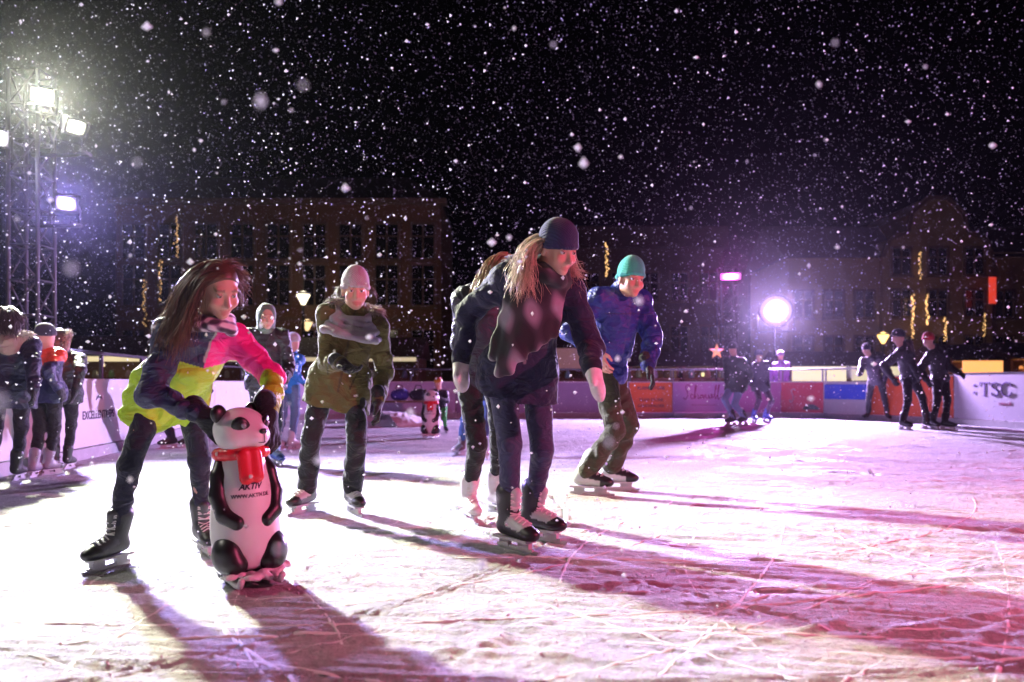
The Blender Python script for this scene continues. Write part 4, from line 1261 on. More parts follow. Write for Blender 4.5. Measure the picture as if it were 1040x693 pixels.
rf.add([((xl - b0.x), -0.2, ztop + 0.25), ((xr - b0.x), -0.2, ztop + 0.25), ((xr - b0.x - 2), 3.6, ztop + 2.2), ((xl - b0.x + 2), 3.6, ztop + 2.2), ((xl - b0.x), 7.2, ztop + 0.25), ((xr - b0.x), 7.2, ztop + 0.25)],
       [(0, 1, 2, 3), (3, 2, 5, 4), (0, 3, 4), (1, 5, 2), (0, 4, 5, 1)]); rf.build('roof', M['roof'], bl)

# middle house
YM = 46.0
bm_ = empty('town_house', (6, YM, 0)); tag(bm_, 'dim low town house behind the man in the blue jacket', 'building')
xl, xr = at(585, 0, YM).x, at(735, 0, YM).x; ztop = at(0, 252, YM).z
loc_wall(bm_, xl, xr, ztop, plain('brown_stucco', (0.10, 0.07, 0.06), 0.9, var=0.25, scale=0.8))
for zz in (6.4, 3.3):
    for i in range(5):
        window(bm_, (xl + (xr - xl) * (i + 0.5) / 5 - 6, -0.02, zz), 0.95, 1.6)
MB().box(((xl + xr) / 2 - 6, 3.4, ztop + 0.6), (xr - xl + 0.4, 7.4, 1.2)).build('roof', M['roof'], bm_)

# right house with a tall gable
YR = 42.0
br = empty('gabled_house', (20, YR, 0)); tag(br, 'ochre gabled town house hung with light garlands at the right', 'building')
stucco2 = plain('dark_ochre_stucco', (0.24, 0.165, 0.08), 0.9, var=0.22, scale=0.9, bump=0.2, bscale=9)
xa, xb, xc, xd = at(800, 0, YR).x, at(893, 0, YR).x, at(1003, 0, YR).x, at(1100, 0, YR).x
zt1, zg = at(0, 262, YR).z, at(0, 203, YR).z
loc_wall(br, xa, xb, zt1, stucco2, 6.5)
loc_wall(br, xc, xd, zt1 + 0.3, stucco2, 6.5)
xm = (xb + xc) / 2
gp_ = [(xb, -0.08), (xc, -0.08), (xc, zt1), (xc - 0.35, zt1 + 0.9), (xc - 1.3, zt1 + 1.3), (xc - 1.5, zg - 0.8), (xm + 0.5, zg), (xm - 0.5, zg), (xb + 1.5, zg - 0.8), (xb + 1.3, zt1 + 1.3), (xb + 0.35, zt1 + 0.9), (xb, zt1)]
MB().prism([(x - 20, z) for x, z in gp_], (0, 6.0, 0), (1, 0, 0), (0, 0, 1), 6.4).build('gable', stucco2, br)
mold = MB()
for i in range(2, len(gp_) - 1):
    a, b = gp_[i], gp_[i + 1]
    mold.bar((a[0] - 20, -0.42, a[1]), (b[0] - 20, -0.42, b[1]), 0.16, 0.2)
mold.build('gable_moulding', M['trim'], br)
for x0, x1, yo in ((xa, xb, 0.0), (xb, xc, -0.4), (xc, xd, 0.0)):
    n = 3
    for zz in (2.6, 5.0, 7.2):
        if zz > zt1 - 0.8 and yo == 0: continue
        for i in range(n):
            window(br, (x0 + (x1 - x0) * (i + 0.5) / n - 20, yo - 0.02, zz), 0.95, 1.35)
rf = MB(); rf.add([(xa - 20.3, -0.3, zt1), (xd - 19.7, -0.3, zt1 + 0.05), (xd - 19.7, 3.4, zt1 + 2.3), (xa - 20.3, 3.4, zt1 + 2.3), (xa - 20.3, 7, zt1), (xd - 19.7, 7, zt1)], [(0, 1, 2, 3), (3, 2, 5, 4), (0, 3, 4), (1, 5, 2), (0, 4, 5, 1)])
rf.build('roof', M['roof'], br)

def gl(label, px, y0, y1, D, seed, r=0.045):
    p, q = at(px, y1, D), at(px, y0, D)
    garland(label, p.x, D, p.z, q.z, seed=seed, r=r)
YG = 36.6
gl('upper right light garland of three on the left house', 180, 220, 262, YG, 1, 0.026)
gl('middle light garland of three on the left house', 163, 264, 306, YG, 2, 0.026)
gl('lowest light garland of three on the left house', 147, 284, 332, YG, 3, 0.024)
gl('light garland above the green hat of the man in blue', 616, 246, 281, 44.5, 4, 0.045)
gl('topmost light garland on the gabled house', 935, 256, 284, 41.2, 5, 0.04)
gl('longest left light garland on the gabled house', 927, 299, 344, 41.2, 6, 0.055)
gl('middle light garland on the gabled house', 942, 299, 330, 41.2, 7, 0.055)
gl('short right light garland on the gabled house', 960, 322, 347, 41.2, 8, 0.05)
gl('faint light garland far right beside the red banner', 1000, 318, 342, 41.0, 9, 0.035)
bn = at(1008, 295, 40.5); o = empty('hanging_banner', bn); tag(o, 'narrow glowing red banner hanging on the gabled house', 'banner')
MB().box((0, 0, 0), (0.36, 0.05, 1.35)).build('cloth', emis('red_banner', (1.0, 0.06, 0.03), 0.7), o)
MB().tube([(-0.3, 0, 0.72), (0.3, 0, 0.72)], 0.03, 6).build('pole', M['blackmetal'], o)

# ------------------------------------------------------------------ market huts
M['wood'] = plain('hut_boards', (0.16, 0.09, 0.05), 0.8, var=0.35, scale=6)
def hut(label, px0, px1, D, zf0, zf1, glow, gs, roof_h=0.8, sign=None, items=True, fascia=True, depth=2.2):
    x0, x1 = at(px0, 0, D).x, at(px1, 0, D).x; w = x1 - x0; h = zf1
    o = empty('market_hut', ((x0 + x1) / 2, D, -0.08)); tag(o, label, 'market hut', 'lit huts beyond the rink')
    em = emis('glow_' + label[:10], glow, gs)
    nb_ = max(3, int(w / 0.35))
    pl = MB().box((0, depth - 0.05, h / 2), (w, 0.06, h)); pl.build('back_wall', M['wood'], o)
    for sg in (-1, 1): MB().box((sg * (w / 2 - 0.04), depth / 2, h / 2), (0.07, depth - 0.14, h)).build('side_wall', M['wood'], o)
    for i in range(nb_):
        bw = w / nb_
        MB().box((-w / 2 + bw * (i + 0.5), 0.0, 0.5), (bw - 0.02, 0.05, 1.0)).build('board', M['wood'], o)
    MB().box((0, -0.12, 1.03), (w + 0.05, 0.42, 0.05)).build('counter', M['wood'], o)
    MB().prism([(-0.5, h), (depth + 0.1, h), (depth * 0.5, h + roof_h)], (-w / 2 - 0.15, 0, 0), (0, 1, 0), (0, 0, 1), w + 0.3).build('roof', M['roof'], o)
    if fascia:
        MB().box((0, -0.53, (zf0 + zf1) / 2), (w - 0.02, 0.05, zf1 - zf0)).build('light_panel', em, o)
    ld = bpy.data.lights.new('lamp', 'POINT'); ld.energy = 14 * gs ** 0.5; ld.color = glow; ld.shadow_soft_size = 0.1
    lo = bpy.data.objects.new('lamp', ld); COL.objects.link(lo); lo.parent = o; lo.location = (0, 0.7, h - 0.35)
    MB().lathe([(0.03, -0.06), (0.06, 0), (0.03, 0.06)], 8, c=(0, 0.7, h - 0.22)).build('bulb', em, o)
    if sign: text_obj(sign, (zf1 - zf0) * 0.7, M['ink'], o, (0, -0.557, (zf0 + zf1) / 2), (1, 0, 0), (0, 0, 1))
    if items:
        g = np.random.default_rng(int(px0) + 100)
        for i in range(max(2, int(w / 0.5))):
            x = -w / 2 + 0.25 + 0.5 * i
            if x > w / 2 - 0.2: break
            MB().lathe([(0.06, 0), (0.09, 0.05), (0.07, 0.18), (0.03, 0.24)], 8, c=(x, 0.0, 1.056)).build('jar', plain('ware%d_%d' % (px0, i), tuple(g.uniform(0.1, 0.6, 3)), 0.4), o)
    return o
CREAM = (1.0, 0.86, 0.55); AMB = (1.0, 0.50, 0.14)
hut('long market hut with a cream lit eave behind the left boards', -30, 215, 24.0, at(0, 365, 24).z, at(0, 360, 24).z, (1.0, 0.82, 0.45), 0.9, 0.7)
hut('long market hut with a cream lit eave behind the woman in the parka', 222, 425, 24.6, at(0, 365, 24.6).z, at(0, 361, 24.6).z, (1.0, 0.82, 0.5), 0.6, 0.7)
hut('amber lit hut glimpsed under the arm of the girl in the navy hat', 536, 600, 25.0, at(0, 372, 25).z, at(0, 352, 25).z, AMB, 0.10, 0.6)
hut('warm lit hut with jars behind the orange board', 640, 690, 24.0, 1.2, at(0, 370, 24).z, (1.0, 0.7, 0.25), 1.0, 0.5, fascia=False)
hut('warm lit hut with jars behind the pink board', 694, 745, 24.2, 1.2, at(0, 370, 24.2).z, (1.0, 0.8, 0.35), 1.0, 0.5, fascia=False)
hut('hut with a long cream light box right of the spotlight', 798, 852, 23.5, at(0, 384.5, 23.5).z, at(0, 370, 23.5).z, CREAM, 1.0, 0.5)
hut('small hut with a cream light box behind the leaning skater', 857, 905, 23.5, at(0, 384, 23.5).z, at(0, 370, 23.5).z, CREAM, 0.8, 0.5)
hut('hut with an orange glowing front above the TSC board', 966, 1006, 21.0, at(0, 383, 21).z, at(0, 364, 21).z, (1.0, 0.40, 0.10), 1.5, 0.5)
hut('hut with a dim orange light box at the right picture edge', 1028, 1080, 21.5, at(0, 375, 21.5).z, at(0, 362, 21.5).z, (1.0, 0.35, 0.08), 0.8, 0.5)

st = at(728, 357, 22.8); o = empty('star_lantern', (st.x, st.y, -0.08)); tag(o, 'glowing orange star lantern on a slim post', 'lantern')
sp_ = [((0.23 if i % 2 == 0 else 0.09) * math.sin(i * math.pi / 5), (0.23 if i % 2 == 0 else 0.09) * math.cos(i * math.pi / 5)) for i in range(10)]
V = [(x, 0, z + st.z + 0.08) for x, z in sp_] + [(0, -0.1, st.z + 0.08), (0, 0.1, st.z + 0.08)]
MB().add(V, [(i, (i + 1) % 10, 10) for i in range(10)] + [((i + 1) % 10, i, 11) for i in range(10)]).build('star', emis('star', (1.0, 0.33, 0.12), 1.1), o)
MB().tube([(0, 0.05, 0), (0, 0.05, st.z - 0.1)], 0.025, 6).build('post', M['blackmetal'], o)

# street lamps
def street_lamp(label, p, D, glow, gs, power):
    o = empty('street_lamp', (p.x, D, -0.08)); tag(o, label, 'street lamp', 'street lamps')
    z = p.z + 0.08
    MB().tube([(0, 0, 0), (0, 0, 1.0), (0, 0, z - 0.3)], [0.09, 0.06, 0.045], 8).build('post', M['blackmetal'], o, True)
    MB().lathe([(0.06, -0.34), (0.13, -0.20), (0.24, 0.0), (0.22, 0.03), (0.02, 0.05)], 12, c=(0, 0, z)).build('lamp_shade', emis('lampglass', glow, gs), o, True)
    MB().lathe([(0.26, 0.05), (0.2, 0.10), (0.02, 0.16)], 12, c=(0, 0, z)).build('cap', M['blackmetal'], o, True)
    ld = bpy.data.lights.new('lamp', 'POINT'); ld.energy = power; ld.color = glow; ld.shadow_soft_size = 0.25
    lo = bpy.data.objects.new('lamp', ld); COL.objects.link(lo); lo.parent = o; lo.location = (0, 0, z + 0.5)
street_lamp('street lamp with a glowing funnel shade left of the parka', at(308, 300, 28), 28, (1.0, 0.86, 0.6), 3.0, 80)
street_lamp('small street lamp farther off below the funnel lamp', at(312, 328, 34), 34, (1.0, 0.7, 0.35), 1.5, 100)
street_lamp('small amber street lamp left of the trio on the right', at(897, 341, 34), 34, (1.0, 0.6, 0.2), 3, 200)

# bench with bags at the far boards
bo = gp(405, 428); o = empty('bench', (bo.x, bo.y, 0.0)); tag(o, 'low bench against the far boards behind the parka', 'bench')
for z, y in ((0.42, -0.12), (0.42, 0.0), (0.42, 0.12)): MB().box((0, y, z), (1.3, 0.10, 0.04)).build('slat', M['wood'], o)
for sx in (-0.55, 0.55): MB().box((sx, 0, 0.2), (0.06, 0.34, 0.40)).build('leg', M['blackmetal'], o)
for i, (dx, c, lb) in enumerate(((-0.42, (0.25, 0.03, 0.04), 'dark red sports bag on the far bench'), (0.02, (0.05, 0.04, 0.22), 'navy sports bag on the middle of the far bench'), (0.42, (0.02, 0.02, 0.03), 'black sports bag on the right end of the far bench'))):
    bag = empty('sports_bag', (bo.x + dx, bo.y, 0.44)); tag(bag, lb, 'bag', 'bags on the far bench')
    sdf_obj('body', [ell((0, 0, 0.12), (0.20, 0.13, 0.13), None, 0.03), ell((0.08, 0, 0.14), (0.12, 0.12, 0.12), None, 0.04)], 0.02, M['cloth'], bag, (c,), wrinkle=0.006, cuts=[((0, 0, 0.005), (0, 0, -1))])
    MB().tube([(-0.1, -0.02, 0.2), (-0.05, -0.02, 0.33), (0.05, -0.02, 0.33), (0.1, -0.02, 0.2)], 0.012, 6).build('handle', M['blackrub'], bag, True)
pile = sdf_obj('snow_pile', [ell((0, 0, 0), (0.7, 0.5, 0.28), None, 0.1), ell((0.6, 0.1, 0), (0.5, 0.4, 0.14), None, 0.1)], 0.04, M['snow'], None, wrinkle=0.02, cuts=[((0, 0, -0.03), (0, 0, -1))])
pile.location = gp(394, 433); tag(pile, 'heap of scraped snow in front of the far bench', 'snow heap')
# ------------------------------------------------------------------ panda skating aid
def build_panda():
    root = empty('skating_aid', (0, 0, 0))
    W_, K_ = (0.80, 0.80, 0.80), (0.012, 0.012, 0.014)
    prof = [(0.02, 0.045), (0.105, 0.05), (0.128, 0.075), (0.143, 0.13), (0.149, 0.19), (0.148, 0.25), (0.142, 0.31), (0.132, 0.37), (0.119, 0.43), (0.103, 0.49), (0.09, 0.54), (0.07, 0.57)]
    zs = [p[1] for p in prof]; rs = [p[0] for p in prof]
    rad = lambda z: float(np.interp(z, zs, rs))
    mb = MB(); P2 = [(rad(z), z) for z in np.linspace(0.045, 0.57, 40)]
    mb.lathe(P2, 48); me = mesh_from('body', mb.v, mb.f, True, np.tile(W_, (len(mb.v), 1)))
    obj('body', me, M['gloss'], root)
    # head with muzzle
    hd = sdf_obj('head', [ell((0, 0.0, 0.64), (0.125, 0.115, 0.098), None, 0.03), ell((0, -0.10, 0.607), (0.062, 0.055, 0.047), None, 0.045),
                          ell((0.07, -0.03, 0.60), (0.06, 0.07, 0.05), None, 0.04), ell((-0.07, -0.03, 0.60), (0.06, 0.07, 0.05), None, 0.04)], 0.007, M['gloss'], root, (W_,))
    hd.rotation_euler = (0, 0, R(28)); hd.scale = (0.95, 0.95, 0.95); hd.location = (0, 0, 0.03)
    for sg in (-1, 1):
        Rt = np.array(Matrix.Rotation(sg * R(24), 3, 'Y') @ Matrix.Rotation(sg * R(38), 3, 'Z'))
        e = sdf_obj('eye_patch', [ell((sg * 0.068, -0.084, 0.652), (0.042, 0.020, 0.052), Rt, 0.01)], 0.005, M['gloss'], hd, (K_,))
        sdf_obj('eye', [ell((sg * 0.070, -0.104, 0.662), (0.013, 0.010, 0.015), Rt, 0.01)], 0.003, M['gloss'], e, ((0.25, 0.25, 0.28),))
        sdf_obj('ear', [ell((sg * 0.098, 0.025, 0.715), (0.042, 0.026, 0.042), None, 0.01)], 0.006, M['gloss'], hd, (K_,))
        arm = [(sg * 0.078, 0.01, 0.525), (sg * 0.108, -0.030, 0.45), (sg * 0.120, -0.052, 0.37), (sg * 0.104, -0.088, 0.295), (sg * 0.060, -0.118, 0.262)]
        rr = [0.028, 0.036, 0.038, 0.037, 0.034]
        sdf_obj('arm', [cone(arm[i], arm[i + 1], rr[i], rr[i + 1], 0.01) for i in range(4)], 0.006, M['gloss'], root, (K_,))
        sdf_obj('leg', [ell((sg * 0.092, -0.062, 0.125), (0.070, 0.092, 0.085), None, 0.02), ell((sg * 0.075, -0.118, 0.085), (0.05, 0.045, 0.04), None, 0.03)], 0.007, M['gloss'], root, (K_,))
    sdf_obj('nose', [ell((0, -0.152, 0.632), (0.021, 0.012, 0.013), None, 0.01)], 0.004, M['gloss'], hd, (K_,))
    MB().tube([(0.032 * math.sin(a), -0.150 + 0.012 * abs(math.sin(a)), 0.592 - 0.010 * math.cos(a)) for a in np.linspace(-1.3, 1.3, 9)], 0.0022, 5).build('mouth', M['ink'], hd, True)
    MB().tube([(0, -0.158, 0.622), (0, -0.157, 0.583)], 0.0018, 5).build('mouth_line', M['ink'], hd, True)
    # scarf
    N = 18; ring = []
    f = lambda a: (0.098 * math.sin(a), -0.094 * math.cos(a), 0.537 + 0.006 * math.cos(a))
    ring = [cone(f(2 * math.pi * i / N), f(2 * math.pi * (i + 1) / N), 0.026, 0.026, 0.008) for i in range(N)]
    ring += [cone((-0.018, -0.123, 0.535), (-0.015, -0.136, 0.445), 0.032, 0.032, 0.012, sq=((0, 1, 0), 2.0)), cone((0.026, -0.120, 0.535), (0.030, -0.134, 0.450), 0.032, 0.032, 0.012, sq=((0, 1, 0), 2.0))]
    sf = sdf_obj('scarf', ring, 0.006, M['gloss'], root, ((0.62, 0.015, 0.03),))
    for x, z in ((-0.005, 0.452), (-0.098, 0.545)):
        y = -0.168 if x > -0.05 else -0.045
        sdf_obj('stud', [ell((x if x > -0.05 else -0.113, y, z), (0.010, 0.008, 0.010), None, 0.01)], 0.004, M['gloss'], sf, ((0.75, 0.7, 0.65),))
    # print wrapped round the belly
    def wrap(txt, size, z0, bold, shear):
        t = text_obj(txt, size, M['ink'], root, (0, 0, 0), (1, 0, 0), (0, 0, 1), shear=shear, bold=bold)
        for v in t.data.vertices:
            z = z0 + v.co.z; r = rad(z) + 0.0012 - v.co.y * 0.5; a = v.co.x / rad(z)
            v.co = Vector((r * math.sin(a), -r * math.cos(a), z))
    wrap('AKTIV', 0.034, 0.405, 0.0012, 0.35)
    wrap('WWW.AKTIV.DE', 0.022, 0.368, 0.0003, 0.0)
    # sled
    sd = MB(); out = [(0.13 * math.cos(a) * (1.0), 0.155 * math.sin(a) - 0.02) for a in np.linspace(0, 2 * math.pi, 25)[:-1]]
    sd.prism(out, (0, 0, 0.046), (1, 0, 0), (0, 1, 0), -0.018) if False else sd.prism(out, (0, 0, 0.028), (1, 0, 0), (0, 1, 0), 0.018)
    sd.build('base_plate', M['blackrub'], root)
    for sg in (-1, 1):
        MB().tube([(sg * 0.085, 0.20, 0.014), (sg * 0.085, -0.14, 0.012), (sg * 0.085, -0.21, 0.020), (sg * 0.085, -0.25, 0.05)], 0.014, 8).build('runner', M['boardwhite'], root, True)
    g = np.random.default_rng(2)
    sn = []
    for i in range(26):
        a = g.uniform(-2.9, 0.0); r = g.uniform(0.10, 0.19)
        sn.append(ell((r * math.cos(a) * 0.9, r * math.sin(a) - 0.03, 0.045 + g.uniform(-0.012, 0.012)), g.uniform(0.012, 0.034, 3) * np.array([1, 1, 0.6]), None, 0.012))
    sdf_obj('caked_snow', sn, 0.008, M['snow'], root, ((0.8, 0.8, 0.8),), wrinkle=0.003)
    return root

panda = build_panda()
pp = gp(252, 590); panda.location = (pp.x, pp.y, 0.012); panda.rotation_euler = (0, R(-3), R(32)); panda.scale = (0.91, 0.91, 0.95)
tag(panda, 'large panda shaped skating aid with red scarf held by the girl', 'skating aid', 'panda skating aids')
p2 = copy_tree(panda); q = gp(438, 445); p2.location = (q.x, q.y, 0.012); p2.rotation_euler = (0, 0, R(-6))
tag(p2, 'small distant panda skating aid pushed by the child in a helmet', 'skating aid', 'panda skating aids')

# ------------------------------------------------------------------ people
def plaid(name, base, line, scale=1.0, dark=(0.02, 0.02, 0.03), zr=1.0, dist=1.6, rot=(0.3, 0.4, 0.5), pos=(0.25, 0.5, 0.75)):
    m = bpy.data.materials.new(name); n, l, b = nodes_of(m)
    tc = n.new('ShaderNodeTexCoord'); mp = n.new('ShaderNodeMapping'); mp.inputs['Rotation'].default_value = rot
    l.new(tc.outputs['Object'], mp.inputs[0])
    ws = []
    for d in ('X', 'Z'):
        w = n.new('ShaderNodeTexWave'); w.wave_type = 'BANDS'; w.bands_direction = d; w.inputs['Scale'].default_value = 5.5 * scale * (zr if d == 'Z' else 1.0); w.inputs['Distortion'].default_value = dist; w.inputs['Detail'].default_value = 3; w.inputs['Detail Scale'].default_value = 0.8
        l.new(mp.outputs[0], w.inputs['Vector']); ws.append(w)
    add = n.new('ShaderNodeMath'); add.operation = 'ADD'; l.new(ws[0].outputs['Fac'], add.inputs[0]); l.new(ws[1].outputs['Fac'], add.inputs[1])
    cr = n.new('ShaderNodeValToRGB'); cr.color_ramp.interpolation = 'LINEAR'
    e = cr.color_ramp.elements; e[0].position = pos[0]; e[0].color = dark + (1,); e[1].position = pos[2]; e[1].color = line + (1,)
    k = e.new(pos[1]); k.color = base + (1,)
    dv = n.new('ShaderNodeMath'); dv.operation = 'MULTIPLY'; dv.inputs[1].default_value = 0.5; l.new(add.outputs[0], dv.inputs[0])
    l.new(dv.outputs[0], cr.inputs[0]); l.new(cr.outputs[0], b.inputs['Base Color'])
    b.inputs['Roughness'].default_value = 0.85; b.inputs['Sheen Weight'].default_value = 0.3
    nb = n.new('ShaderNodeTexNoise'); nb.inputs['Scale'].default_value = 200; l.new(tc.outputs['Object'], nb.inputs['Vector'])
    bp = n.new('ShaderNodeBump'); bp.inputs['Strength'].default_value = 0.3; bp.inputs['Distance'].default_value = 0.004
    l.new(nb.outputs['Fac'], bp.inputs['Height']); l.new(bp.outputs[0], b.inputs['Normal'])
    return m
M['plaid_a'] = plaid('plaid_scarf', (0.20, 0.12, 0.22), (0.75, 0.68, 0.75), 1.6, (0.03, 0.02, 0.04))
M['plaid_b'] = plaid('plaid_wrap', (0.035, 0.03, 0.045), (0.27, 0.23, 0.30), 0.44, (0.010, 0.010, 0.016), 0.55, 1.2, (0.1, 0.22, 0.1), (0.34, 0.55, 0.88))

LIME, NAVY, PINK = (0.42, 0.62, 0.02), (0.018, 0.02, 0.07), (0.85, 0.03, 0.30)
def block(q, i, C):
    # torso: navy yoke on her right, pink on her left, lime below
    t = i == 0
    up = q[:, 2] > -0.16 + 0.25 * np.abs(q[:, 0])
    C[t] = LIME
    C[t & up & (q[:, 0] < 0.0)] = NAVY
    C[t & up & (q[:, 0] >= 0.0)] = PINK
    fa = i == 4
    z = (np.abs(q[:, 0]) < 0.006) & (q[:, 1] < -0.03) & t
    C[z] = (0.35, 0.35, 0.35)
    return C
person('girl in a lime, navy and pink jacket bending over the panda aid', dict(
    H=1.50, yaw=62, syaw=48, pelvis=(174, 392, 3.60), chest=(206, 341, 3.42), head=(223, 294, 3.30), hyaw=46, hpitch=32, hroll=-6, head_s=1.06,
    footR=(112, 577, -18), footL=(207, 562, 35), kneeR=10, kneeL=40,
    handR=(205, 421, 3.26, (-0.7, -0.2, -0.6), (0.55, -0.25, -0.45), (0.5, 0.6, -0.2)), handL=(272, 419, 3.30, (0.6, 0.4, -0.2), (0.2, -0.2, -0.6), (-0.7, 0.2, 0)),
    jacket=(LIME, NAVY, PINK), jci=(0, 2, 0, 1, 1), jcolfn=block, hem=0.12, jacket_fit=1.0, wr=0.005,
    trousers=(0.012, 0.012, 0.028), trouser_fit=0.86, hands=('glove', (0.012, 0.012, 0.018)), hand_s=1.25, smile=True,
    skates=((0.018, 0.018, 0.02), (0.012, 0.012, 0.014), (0.05, 0.05, 0.055)),
    hair=dict(n=56, len=0.40, col=(0.13, 0.068, 0.038), front=0.35, wind=(-0.20, 0.05, 0), left=0.3, cap=True, per=44, spread=0.015, r=0.0016),
    scarf=dict(mat=M['plaid_a'], col=(0.5, 0.4, 0.5), turns=2, r=0.030, k=0.010, z0=0.02, step=0.03, drop=0.03, mid=0.45, tight=0.80), seed=3))

person('woman in an olive parka and grey beanie with open palm', dict(
    H=1.60, yaw=10, syaw=14, pelvis=(345, 386, 4.86), chest=(358, 326, 4.78), head=(361, 295, 4.70), hyaw=16, hpitch=14,
    footR=(309, 521, -22), footL=(359, 522, 30), kneeR=-5, kneeL=20,
    handR=(346, 369, 4.52, (-0.3, 0.5, -1), (0.7, -0.5, -0.4), (0, -0.3, 1)), handL=(384, 406, 4.74, (0.15, 1, 0), (0.05, -0.1, -1)),
    jacket=(0.085, 0.075, 0.022), jmat='cloth', hem=0.17, jacket_fit=0.93, zip=(0.05, 0.045, 0.02),
    trousers=(0.012, 0.012, 0.016), trouser_fit=0.98, cuff=0.04, cuff_r=0.068, hands=('glove', (0.012, 0.012, 0.014)),
    skates=((0.10, 0.10, 0.11), (0.02, 0.02, 0.022), (0.5, 0.5, 0.5)),
    hat=dict(col=(0.42, 0.38, 0.40), z=0.04, tall=0.022), hood='back', hood_col=(0.08, 0.07, 0.025), fur=(0.30, 0.26, 0.22),
    hair=dict(n=16, len=0.12, col=(0.08, 0.05, 0.03), under_hat=True, per=16),
    scarf=dict(mat=M['knit'], col=(0.25, 0.23, 0.27), turns=5, r=0.023, drop=0.11, step=0.030, k=0.005), seed=5))

person('girl in a navy hat with white mittens and a plaid wrap', dict(
    H=1.66, yaw=18, syaw=10, pelvis=(526, 376, 3.98), chest=(547, 290, 3.86), head=(567, 253, 3.72), hyaw=38, hpitch=26, hroll=-4,
    footR=(522, 559, 38), footL=(546, 549, 52), kneeR=12, kneeL=16,
    handR=(468, 366, 3.95, (-0.7, 0.7, -0.2), (0.0, -0.1, -1), (0.6, -0.4, 0)), handL=(601, 374, 3.62, (0.35, 1, -0.2), (0.25, -0.2, -0.8), (-0.7, 0.1, 0)),
    jacket=(0.016, 0.017, 0.05), jmat='cloth', hem=0.12, jacket_fit=1.02, zip=(0.18, 0.17, 0.2),
    trousers=(0.045, 0.045, 0.10), trouser_fit=0.94, tfold=0.002, cuff=0.13, hands=('mitten', (0.80, 0.79, 0.78)), hand_s=0.95,
    skates=((0.02, 0.02, 0.024), (0.015, 0.015, 0.016), (0.55, 0.55, 0.56)), foot_s=1.06,
    hat=dict(col=(0.025, 0.025, 0.085), z=0.036, tall=0.01),
    hood='back', hood_col=(0.016, 0.017, 0.05), fur=(0.55, 0.50, 0.55),
    hair=dict(n=110, len=0.31, col=(0.66, 0.50, 0.36), under_hat=True, front=0.9, per=24, spread=0.020, r=0.0017),
    scarf=dict(mat=M['plaid_b'], col=(0.3, 0.3, 0.3), turns=2, r=0.040, drop=0.05, tails=[
        (-0.12, -0.05, -0.02, -0.17, -0.10, -0.42, 0.040, 0.034), (-0.10, -0.085, -0.02, -0.135, -0.14, -0.50, 0.036, 0.030), (-0.07, -0.10, -0.03, -0.095, -0.155, -0.47, 0.034, 0.032),
        (-0.04, -0.11, -0.03, -0.05, -0.16, -0.40, 0.034, 0.030), (0.0, -0.115, -0.04, 0.0, -0.155, -0.34, 0.034, 0.030), (0.04, -0.11, -0.03, 0.045, -0.15, -0.30, 0.034, 0.030), (0.08, -0.09, -0.02, 0.09, -0.13, -0.26, 0.034, 0.030)]), seed=8))

person('skater in black with white skates hidden behind the navy hat girl', dict(
    H=1.62, yaw=30, pelvis=(490, 384, 4.6), chest=(497, 304, 4.45), head=(516, 280, 4.30), hyaw=60, hpitch=35, h=0.012,
    footR=(477, 530, 20), footL=(506, 522, 35), handR=(492, 384, 4.6), handL=(540, 385, 4.4),
    jacket=(0.02, 0.02, 0.035), hem=0.05, trousers=(0.012, 0.012, 0.015), trouser_fit=0.92,
    skates=((0.72, 0.70, 0.72), (0.68, 0.66, 0.68), (0.7, 0.7, 0.7)), cuff=0.16, hood='back', hood_col=(0.35, 0.33, 0.42),
    hair=dict(n=40, len=0.30, col=(0.34, 0.22, 0.12), front=0.2, per=20), seed=9))

person('man in a blue jacket and green beanie skating in a crouch', dict(
    H=1.74, yaw=68, syaw=32, pelvis=(617, 379, 5.75), chest=(630, 305, 5.62), head=(641, 284, 5.50), hyaw=22, hpitch=12, hroll=4,
    footR=(598, 503, 72), footL=(624, 498, 78), kneeR=62, kneeL=66,
    handR=(608, 357, 5.42, (-0.8, 0.2, -0.3), (0.25, -0.2, -0.8), (0.6, 0.3, 0)), handL=(658, 371, 5.42, (0.7, 0.5, 0.1), (0.3, -0.2, -0.9), (-0.6, 0.1, 0)),
    handsR=('bare', (0.60, 0.34, 0.28)), handsL=('glove', (0.015, 0.015, 0.016)),
    jacket=(0.013, 0.024, 0.20), hem=0.05, jacket_fit=1.08, smile=True, zip=(0.03, 0.04, 0.2), skin=(0.55, 0.30, 0.22), brow=(0.05, 0.03, 0.02),
    trousers=(0.045, 0.042, 0.022), trouser_fit=1.05, tfold=0.006, cuff=0.04, cuff_r=0.068, skates=((0.55, 0.55, 0.56), (0.014, 0.014, 0.016), (0.018, 0.018, 0.02)), foot_s=1.06,
    hat=dict(col=((0.05, 0.42, 0.30), (0.05, 0.36, 0.30)), z=0.045, tall=0.028), collar=True, shoulder=1.12, seed=12))

